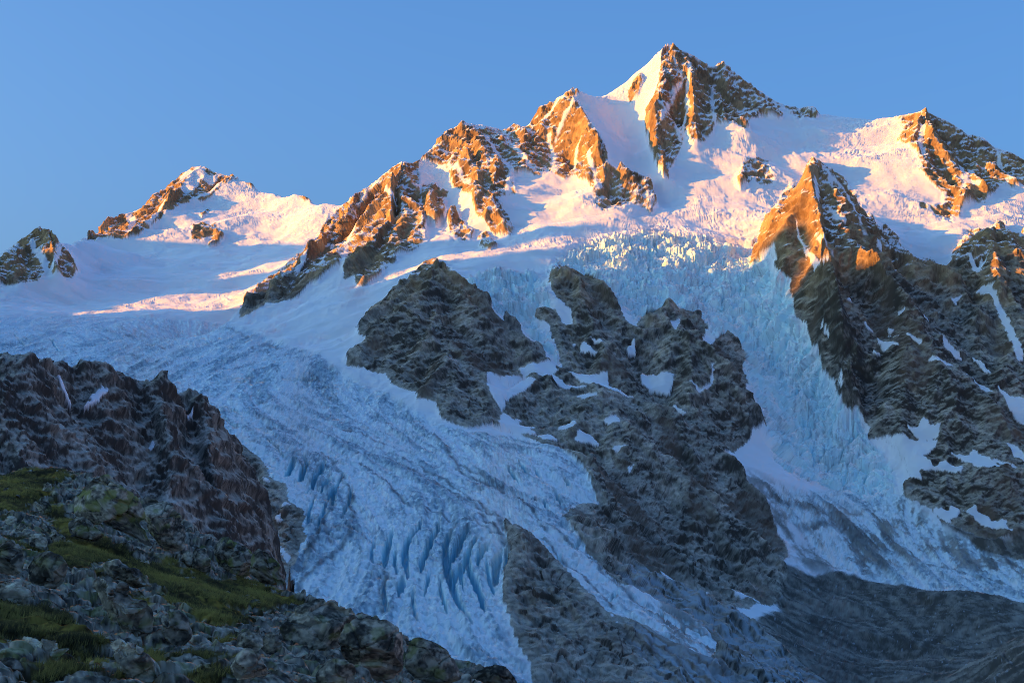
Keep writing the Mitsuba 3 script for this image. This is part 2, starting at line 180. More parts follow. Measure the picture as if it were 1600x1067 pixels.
HILL = {"lines":[[-95.1,170.0,-12.9,-92.7,185.0,-13.5,-90.9,195.0,-13.9,-90.6,200.0,-13.1,-89.2,204.0,-12.7,-85.1,202.0,-13.2,-77.3,196.0,-12.8,-73.9,193.0,-12.9,-69.3,188.0,-14.1,-65.7,184.0,-15.2,-62.9,182.0,-15.7,-57.4,178.0,-17.1,-52.7,175.0,-18.7,-46.8,172.0,-21.6,-39.2,168.0,-23.7,-36.1,165.0,-25.5,-33.6,160.0,-27.0,-31.4,152.0,-27.2,-28.3,146.0,-26.5,-25.7,142.0,-26.3,-23.6,138.0,-25.4,-20.4,136.0,-26.3,-18.1,135.0,-27.1,-15.1,134.0,-27.3,-11.4,133.0,-29.3,-6.4,132.0,-31.3,-1.7,130.0,-32.0,1.5,128.0,-33.3,7.3,125.0,-36.4],[-110.8,198.0,-34.9,-106.7,213.0,-35.5,-104.0,223.0,-35.9,-103.2,228.0,-35.1,-101.4,232.0,-34.7,-96.9,230.0,-35.2,-88.4,224.0,-34.8,-84.6,221.0,-34.9,-79.7,216.0,-36.1,-75.7,212.0,-37.2,-72.6,210.0,-37.7,-66.4,206.0,-39.1,-61.2,203.0,-40.7,-54.4,200.0,-43.6,-45.7,196.0,-45.7,-42.2,193.0,-47.5,-39.4,188.0,-49.0,-37.1,180.0,-49.2,-33.8,174.0,-48.5,-30.7,170.0,-48.3,-28.3,166.0,-47.4,-24.6,164.0,-48.3,-21.8,163.0,-49.1,-18.2,162.0,-49.3,-13.8,161.0,-51.3,-7.7,160.0,-53.3,-2.1,158.0,-54.0,1.8,156.0,-55.3,8.9,153.0,-58.4]],"points":[-24.6,44.0,-12.3,-21.9,47.0,-12.2,-18.2,52.0,-13.5,-14.5,62.0,-16.2,-9.8,84.0,-21.9,-3.1,108.0,-28.6,-36.7,70.0,-13.5,-33.6,72.0,-13.8,-37.5,92.0,-15.8,-52.2,112.0,-15.0,-35.7,102.0,-16.9,-53.8,142.0,-17.5,-72.3,155.0,-14.9,-69.2,165.0,-14.4,-62.6,158.0,-15.7,-59.4,170.0,-17.8,-46.0,158.0,-21.6,-39.1,122.0,-19.9,-28.6,98.0,-18.8,-20.5,88.0,-19.5,-38.0,145.0,-24.1,-30.6,138.0,-25.1,-26.1,112.0,-21.9,-22.7,118.0,-23.7,-17.9,110.0,-24.4,-13.8,118.0,-26.5,-11.0,126.0,-29.0,-7.1,122.0,-30.6,-61.5,110.0,-14.7,-32.4,58.0,-12.8,-15.9,34.0,-11.5,-9.8,42.0,-15.4,0.0,60.0,-23.8,5.5,95.0,-32.1]}
ROCK = [["rock_peak",[-2553,5094,-2557,5150,-2561,5207,-2565,5264,-2482,5143,-2471,5172,-2465,5222,-2424,5199,-2430,5279,-2440,5368,-2430,5390,-2414,5397,-2394,5397,-2368,5382,-2321,5368,-2296,5382,-2290,5442,-2241,5379,-2207,5348,-2187,5351,-2170,5357,-2157,5403,-2122,5331,-2086,5257,-2041,5137,-2014,4973,-2055,4966,-2111,4997,-2112,4948,-2122,4921,-2153,4909,-2181,4893,-2206,4885,-2239,4894,-2280,4890,-2308,4889,-2333,4882,-2357,4874,-2382,4865,-2406,4858,-2431,4851,-2480,4948]],["mountain_001",[-2332,6017,-3171,8266,-3147,8286,-3112,8281,-2588,6972,-3011,8201,-2965,8167,-2523,7098,-2489,7098,-2454,7098,-2423,7107,-2395,7127,-2403,7256,-2374,7276,-2344,7326,-2303,7346,-2285,7397,-2260,7407,-2232,7407,-2195,7407,-2155,7397,-2099,7397,-2058,7387,-2013,7366,-1967,7336,-1924,7316,-1885,7306,-1840,7276,-1810,7256,-1842,7202,-1879,7164,-1896,7112,-1916,7069,-1939,7027,-1962,6985,-1994,6970,-2026,6952,-2077,6920,-2097,6833,-2106,6719,-2136,6665,-2154,6631,-2169,6588,-2164,6459,-2182,6402,-2229,6375,-2266,6375,-2303,6373,-2339,6370,-2376,6370,-2412,6369,-2311,6009]],["mountain_001",[-1899,6544,-1872,6623,-1803,6554,-1783,6609,-1754,6523,-1731,6457,-1685,6424,-1681,6382,-1705,6318,-1728,6281,-1754,6335,-1751,6434,-1789,6395,-1823,6347,-1867,6381,-1884,6465]],["mountain_001",[-1939,6819,-1914,6931,-1893,6882,-1896,6723]],["mountain_001",[-1831,7275,-1766,7216,-1721,7186,-1677,7157,-1699,7146,-1763,7203]],["mountain_001",[-1467,6991,-1410,6943,-1352,6886,-1293,6839,-1230,6764,-1287,6794,-1351,6881,-1410,6943]],["mountain",[-908,3640,-911,3677,-913,3707,-1092,4463,-1088,4523,-1078,4567,-1071,4620,-1128,4957,-1117,5003,-1101,5036,-1086,5069,-1070,5103,-1050,5134,-1028,5157,-1006,5186,-972,5165,-1100,5964,-1125,6225,-1114,6270,-1104,6313,-1093,6357,-1082,6402,-1060,6440,-1037,6478,-1012,6507,-986,6544,-669,4594,-652,4620,-634,4633,-615,4645,-597,4658,-579,4665,-555,4665,-532,4665,-508,4665,-480,4652,-454,4665,-425,4710,-398,4742,-372,4795,-347,4841,-330,4861,-312,4861,-287,4875,-261,4875,-236,4875,-204,4888,-172,4922,-146,4949,-120,4963,-94,4976,-67,4990,-29,4997,9,5004,44,5011,78,4975,88,5011,106,4997,125,4997,150,4997,175,4997,204,4997,241,4983,266,4983,290,4976,327,5004,303,4949,278,4924,292,4894,305,4866,315,4778,327,4726,339,4678,351,4629,363,4591,376,4561,388,4535,386,4464,385,4404,407,4401,429,4405,450,4410,471,4420,493,4419,516,4424,530,4406,544,4386,551,4347,559,4316,561,4238,521,4123,505,4153,486,4168,456,4181,417,4133,391,4116,366,4106,341,4097,319,4141,316,4186,313,4226,309,4351,281,4386,267,4431,252,4464,208,4452,186,4475,166,4508,139,4493,112,4482,79,4491,45,4498,0,4481,3,4441,5,4397,8,4345,18,4293,-25,4277,-49,4223,-38,4184,-26,4161,-15,4129,-4,4065,7,4030,-7,3934,-35,3983,-63,4001,-79,4028,-95,4067,-114,4104,-133,4146,-156,4242,-169,4326,-207,4432,-244,4501,-253,4564,-261,4618,-288,4699,-321,4734,-353,4734,-395,4742,-405,4698,-400,4667,-394,4616,-388,4564,-381,4509,-373,4458,-365,4402,-357,4349,-349,4295,-341,4236,-332,4167,-324,4103,-316,4040,-308,3972,-328,3932,-348,3902,-380,3884,-412,3863,-405,3822,-422,3793,-436,3743,-448,3693,-462,3662,-476,3631,-488,3597,-518,3655,-539,3743,-566,3736,-598,3845,-621,3828,-644,3812,-667,3777,-694,3783,-704,3764,-715,3750,-725,3736,-743,3733,-760,3724,-780,3718,-800,3711,-832,3709,-858,3680,-882,3646]],["mountain",[-254,4231,-216,4218,-190,4148,-165,4088,-141,4043,-148,4000,-154,3950,-183,3920,-214,3949,-227,4045,-241,4149]],["mountain",[-121,3997,-94,4021,-80,3995,-65,3868,-51,3796,-77,3751,-108,3858]],["mountain",[-371,4546,-346,4571,-321,4590,-291,4536,-260,4465,-262,4408,-263,4340,-264,4275,-265,4213,-290,4149,-312,4181,-333,4203,-344,4272,-353,4332,-363,4390,-367,4469]],["mountain",[696,5193,724,5200,753,5207,781,5207,812,5222,866,5251,899,5265,932,5280,963,5294,993,5309,1021,5309,1047,5309,1074,5309,1101,5309,1129,5309,1157,5309,1183,5301,1212,5294,1243,5294,1266,5280,1285,5252,1267,5157,1250,5069,1218,5012,1184,5015,1149,5017,1110,4972,1073,4938,1053,4883,1013,4738,995,4765,976,4784,930,4791,892,4785,867,4753,846,4713,825,4671,788,4637,757,4641,753,4717,734,4716,729,4682,723,4646,683,4563,656,4500,631,4454,627,4389,605,4384,597,4456,592,4513,587,4576,584,4625,586,4715,584,4770,585,4816,586,4859,591,4888,596,4917,616,4913,635,4909,646,4938,659,4971,671,5007,682,5058,694,5110]],["mountain",[532,5073,553,5098,573,5120,598,5131,598,5094,598,5053,584,5033,570,5014,539,5003,536,5037]],["mountain",[1298,5265,1332,5280,1363,5280,1388,5265,1416,5265,1442,5258,1469,5251,1425,5125,1387,5096,1351,5072,1316,5052,1292,5121,1295,5191]],["mountain",[1489,5236,1531,5222,1555,5207,1580,5193,1551,5207,1509,5181]],["mountain",[979,4578,1007,4583,1038,4604,1075,4611,1049,4478,1070,4445,1046,4412,1017,4398,988,4382,971,4418,938,4387,905,4351,895,4388,911,4425,927,4461,944,4500]],["mountain_002",[1766,5052,1787,5038,1806,5018,1824,4997,1842,4976,1857,4949,1878,4935,1904,4935,1923,4922,1941,4908,1962,4901,1983,4895,2001,4880,2012,4849,2047,4868,2065,4848,2086,4841,2106,4834,2127,4828,2152,4815,2183,4815,2208,4801,2232,4788,2252,4782,2272,4775,2293,4768,2309,4755,2326,4742,2346,4736,2366,4729,2385,4723,2402,4710,2424,4710,2441,4697,2460,4690,2417,4609,2386,4595,2354,4580,2323,4567,2292,4554,2262,4542,2232,4530,2202,4517,2172,4505,2142,4493,2114,4483,2086,4475,2056,4463,2028,4457,2007,4463,1985,4469,1953,4433,1922,4397,1890,4362,1858,4326,1834,4341,1799,4315,1766,4292,1717,4221,1692,4227,1664,4144,1658,4180,1644,4197,1650,4246,1657,4294,1706,4338,1722,4398,1709,4426,1696,4456,1687,4488,1679,4522,1706,4566,1700,4609,1704,4679,1701,4732,1696,4785,1695,4848,1727,4890,1755,4921,1751,4982]],["mountain_002",[1601,4334,1625,4324,1620,4277,1590,4263]],["mountain_002",[1636,4306,1663,4273,1666,4241,1668,4208,1632,4179,1633,4245]],["rock_peak_002",[788,3636,800,3661,845,3838,857,3862,870,3885,883,3911,898,3945,921,4013,946,4048,968,4070,908,3737,1043,4292,1066,4339,1086,4371,1105,4401,1138,4419,983,3722,1213,4527,1242,4565,1270,4599,1301,4642,1317,4606,1334,4578,1351,4551,1368,4524,1374,4477,1377,4426,1377,4381,1376,4336,1188,3707,1381,4251,1371,4165,1230,3691,1339,3966,1351,3949,1367,3942,1384,3938,1302,3666,1314,3661,1330,3651,1347,3646,1452,3873,1475,3875,1488,3863,1421,3646,1465,3674,1558,3885,1575,3907,1596,3930,1633,3991,1668,4036,1703,4082,1723,4070,1743,4058,1773,4069,1805,4085,1837,4100,1713,3779,1733,3779,1908,4094,1931,4094,1954,4094,1976,4094,1998,4094,2021,4093,2043,4093,2065,4092,2087,4092,2109,4091,2132,4091,2154,4090,2176,4090,2199,4092,2223,4094,2247,4097,2272,4101,2297,4107,2252,4025,2063,3687,2040,3647,2018,3607,1997,3569,1976,3531,1955,3495,1935,3459,1916,3425,1899,3394,1882,3364,1866,3335,1850,3307,1834,3279,1819,3252,1804,3225,1790,3199,1775,3173,1761,3148,1748,3124,1735,3100,1722,3077,1709,3055,1697,3033,1685,3011,1673,2990,1661,2969,1649,2948,1638,2927,1626,2907,1615,2887,1604,2867,1592,2846,1581,2826,1569,2805,1558,2785,1547,2765,1536,2746,1525,2727,1515,2708,1505,2690,1495,2672,1486,2656,1476,2639,1467,2623,1459,2607,1450,2593,1443,2579,1436,2567,1430,2555,1423,2544,1417,2534,1411,2523,1399,2525,1386,2526,1373,2527,1361,2529,1348,2530,1335,2531,1322,2532,1309,2533,1296,2534,1282,2534,1269,2534,1255,2534,1241,2536,1227,2537,1213,2538,1199,2540,1185,2541,1170,2540,1155,2541,1141,2543,1128,2547,1115,2551,1101,2553,1092,2562,1083,2572,1075,2581,1066,2590,1056,2599,1047,2608,1038,2617,1029,2626,1027,2647,1024,2667,1014,2681,1003,2696,992,2711,975,2735,984,2759,992,2783,1004,2785,1015,2787,1013,2809,1011,2832,1008,2853,1004,2870,994,2888,982,2901,971,2909,959,2915,946,2920,952,2929,957,2938,944,2945,930,2950,913,2955,896,2964,891,2972,888,2986,906,3072,895,3094,884,3116,882,3135,879,3155,873,3174,867,3192,867,3202,867,3213,868,3226,864,3243,857,3253,850,3263,847,3275,846,3295,861,3381,862,3392,863,3402,865,3414,867,3427,845,3441,844,3542,854,3556,837,3590,811,3615]],["rock_peak_001",[-260,3716,-226,3623,-206,3533,-186,3427,-159,3212,-145,3195,-136,3317,-117,3177,-102,3300,-82,3287,-69,3263,-54,3121,-42,3108,-28,3091,-14,3183,0,3168,14,3146,28,3123,41,3028,54,3015,70,3082,84,3068,94,2970,106,2938,121,2933,136,2924,149,2904,163,2886,176,2869,165,2830,148,2830,132,2830,115,2830,99,2830,71,2844,55,2845,38,2844,22,2838,-5,2788,-23,2790,-41,2790,-63,2698,-54,2666,-46,2641,-31,2628,-18,2592,-34,2558,-49,2527,-65,2516,-81,2505,-97,2494,-113,2499,-129,2507,-146,2517,-162,2524,-172,2572,-182,2607,-196,2612,-211,2618,-225,2624,-232,2659,-240,2692,-260,2711,-280,2731,-300,2750,-311,2783,-323,2814,-341,2827,-359,2839,-382,2854,-406,2865,-421,2874,-437,2881,-439,2909,-442,2938,-445,2974,-425,2977,-404,2977,-377,2981,-401,3010,-426,3048,-468,3305,-432,3134,-450,3362,-440,3386,-426,3397,-411,3407,-396,3414,-381,3422,-366,3434,-352,3451,-338,3475,-329,3520,-319,3571,-310,3628,-302,3702,-281,3710]],["rock_buttress",[113,3409,121,3448,129,3501,151,3550,173,3577,193,3561,213,3546,237,3532,260,3518,292,3501,306,3469,320,3431,315,3274,323,3244,331,3212,339,3183,356,3164,378,3243,402,3288,422,3295,442,3312,462,3332,485,3371,508,3350,543,3361,562,3358,580,3354,572,3242,561,3194,551,3150,552,3122,554,3097,573,3138,593,3182,615,3215,648,3301,653,3260,663,3249,675,3245,676,3215,672,3158,648,3088,656,3074,663,3061,646,3027,626,2986,632,2977,638,2968,642,2955,661,2974,677,2981,689,2973,656,2894,634,2865,618,2839,601,2811,583,2781,561,2750,539,2719,515,2678,532,2685,548,2688,551,2658,552,2621,552,2582,560,2568,569,2558,579,2549,588,2543,590,2529,591,2515,593,2503,595,2490,596,2478,599,2467,603,2456,606,2446,608,2434,610,2418,589,2368,572,2337,575,2314,576,2288,559,2248,541,2199,515,2137,494,2094,473,2066,452,2032,428,1984,413,1969,398,1953,383,1934,368,1915,354,1897,340,1881,326,1866,312,1849,299,1830,285,1811,272,1797,260,1782,243,1740,228,1703,216,1681,203,1661,191,1641,184,1643,176,1646,169,1649,162,1652,154,1655,146,1669,138,1686,133,1709,129,1731,123,1747,118,1759,114,1775,110,1790,105,1804,101,1822,97,1849,93,1882,89,1911,100,1951,112,1993,127,2069,140,2089,153,2101,166,2111,163,2125,160,2141,158,2170,154,2202,150,2242,146,2280,136,2297,125,2315,114,2333,103,2367,90,2363,77,2376,65,2407,52,2456,39,2481,25,2494,11,2504,-3,2510,-16,2516,-30,2521,-44,2526,-34,2565,-23,2606,-19,2636,-16,2663,-12,2692,-8,2748,7,2785,23,2824,39,2845,56,2857,72,2869,86,2880,101,2893,116,2908,132,2933,133,2968,132,3009,123,3048,114,3092,111,3113,108,3131,105,3150,87,3170,69,3194,66,3224,85,3231,106,3213,127,3201,137,3180,146,3161,156,3141,174,3150,174,3176,174,3202,158,3222,142,3245,130,3266,119,3288]],["rock_rib",[-13,1808,-3,1789,6,1768,18,1760,31,1751,39,1728,47,1708,53,1693,59,1679,65,1665,71,1652,76,1638,81,1624,86,1610,91,1597,96,1583,101,1570,107,1556,113,1542,118,1528,125,1512,131,1497,134,1483,138,1470,141,1456,144,1444,148,1432,150,1418,153,1406,156,1394,159,1381,159,1367,160,1353,161,1339,161,1324,162,1308,160,1289,159,1270,157,1251,155,1232,154,1213,152,1195,151,1175,143,1170,136,1164,129,1159,123,1154,116,1151,109,1147,103,1145,96,1144,90,1143,84,1142,77,1141,71,1140,65,1139,58,1138,52,1136,46,1135,39,1133,33,1131,32,1146,31,1160,30,1173,29,1187,28,1201,26,1215,25,1230,24,1247,23,1269,23,1290,19,1304,15,1319,12,1337,8,1355,5,1375,3,1391,0,1407,-3,1423,-5,1442,-8,1467,-11,1493,-11,1516,-12,1538,-12,1562,-12,1586,-9,1615,-6,1639,-3,1659,-5,1679,-6,1702,-8,1728,-10,1754,-11,1781]],["rock_slab",[133,1496,141,1493,149,1490,157,1487,164,1484,172,1478,179,1471,186,1465,193,1458,201,1452,207,1446,214,1440,221,1435,228,1430,235,1426,243,1424,252,1427,262,1442,280,1491,298,1537,297,1556,296,1575,295,1595,294,1617,288,1627,281,1636,274,1645,267,1652,258,1651,249,1649,241,1647,232,1645,223,1644,215,1642,206,1641,198,1640,190,1639,181,1639,176,1650,171,1663,166,1676,161,1691,157,1719,147,1733,137,1737,145,1735,153,1729,160,1712,175,1762,187,1787,200,1804,212,1818,221,1822,231,1824,240,1823,249,1822,258,1822,267,1822,276,1823,286,1828,297,1833,307,1837,317,1839,327,1839,337,1839,346,1839,356,1838,365,1837,375,1837,380,1822,387,1811,394,1803,402,1798,409,1793,417,1789,423,1784,430,1780,436,1775,442,1771,449,1767,455,1762,461,1758,467,1752,474,1745,480,1739,487,1733,493,1726,489,1705,485,1684,375,1294,370,1272,367,1255,363,1239,359,1218,352,1191,346,1163,339,1163,333,1162,327,1162,321,1162,315,1162,308,1161,302,1161,296,1161,290,1161,284,1161,277,1160,271,1160,265,1160,259,1160,253,1160,247,1159,240,1159,234,1159,228,1159,222,1158,216,1158,210,1158,203,1157,197,1156,191,1155,184,1153,178,1151,171,1148,165,1145,158,1141,152,1137,145,1133,147,1152,149,1172,151,1191,153,1211,155,1230,156,1249,158,1269,160,1289,162,1308,161,1324,161,1339,160,1353,159,1367,159,1381,156,1394,153,1406,150,1418,148,1432,144,1447,141,1462,137,1479]],["rock_spur",[-504,2082,-486,2057,-469,2032,-453,2007,-442,1976,-431,1946,-421,1917,-405,1903,-389,1891,-380,1857,-373,1827,-360,1814,-348,1801,-337,1788,-333,1758,-330,1731,-318,1704,-320,1684,-323,1664,-319,1646,-316,1627,-319,1613,-321,1599,-324,1585,-327,1570,-324,1550,-321,1530,-319,1510,-326,1509,-334,1508,-342,1507,-350,1505,-358,1504,-365,1502,-373,1500,-380,1498,-388,1496,-395,1494,-403,1492,-410,1489,-417,1487,-424,1484,-431,1480,-441,1503,-449,1521,-457,1537,-464,1552,-472,1567,-479,1582,-487,1597,-495,1613,-503,1629,-511,1645,-520,1662,-528,1679,-537,1696,-546,1714,-555,1732,-565,1751,-574,1770,-584,1789,-594,1810,-605,1832,-616,1855,-627,1878,-639,1901,-651,1925,-663,1950,-675,1975,-688,2000,-701,2027,-714,2054,-728,2082,-723,2098,-719,2116,-715,2135,-712,2156,-709,2179,-706,2202,-702,2225,-699,2250,-697,2279,-696,2312,-696,2348,-695,2385,-671,2341,-649,2300,-630,2269,-613,2243,-596,2218,-580,2194,-564,2170,-548,2147,-533,2124,-518,2103]]]
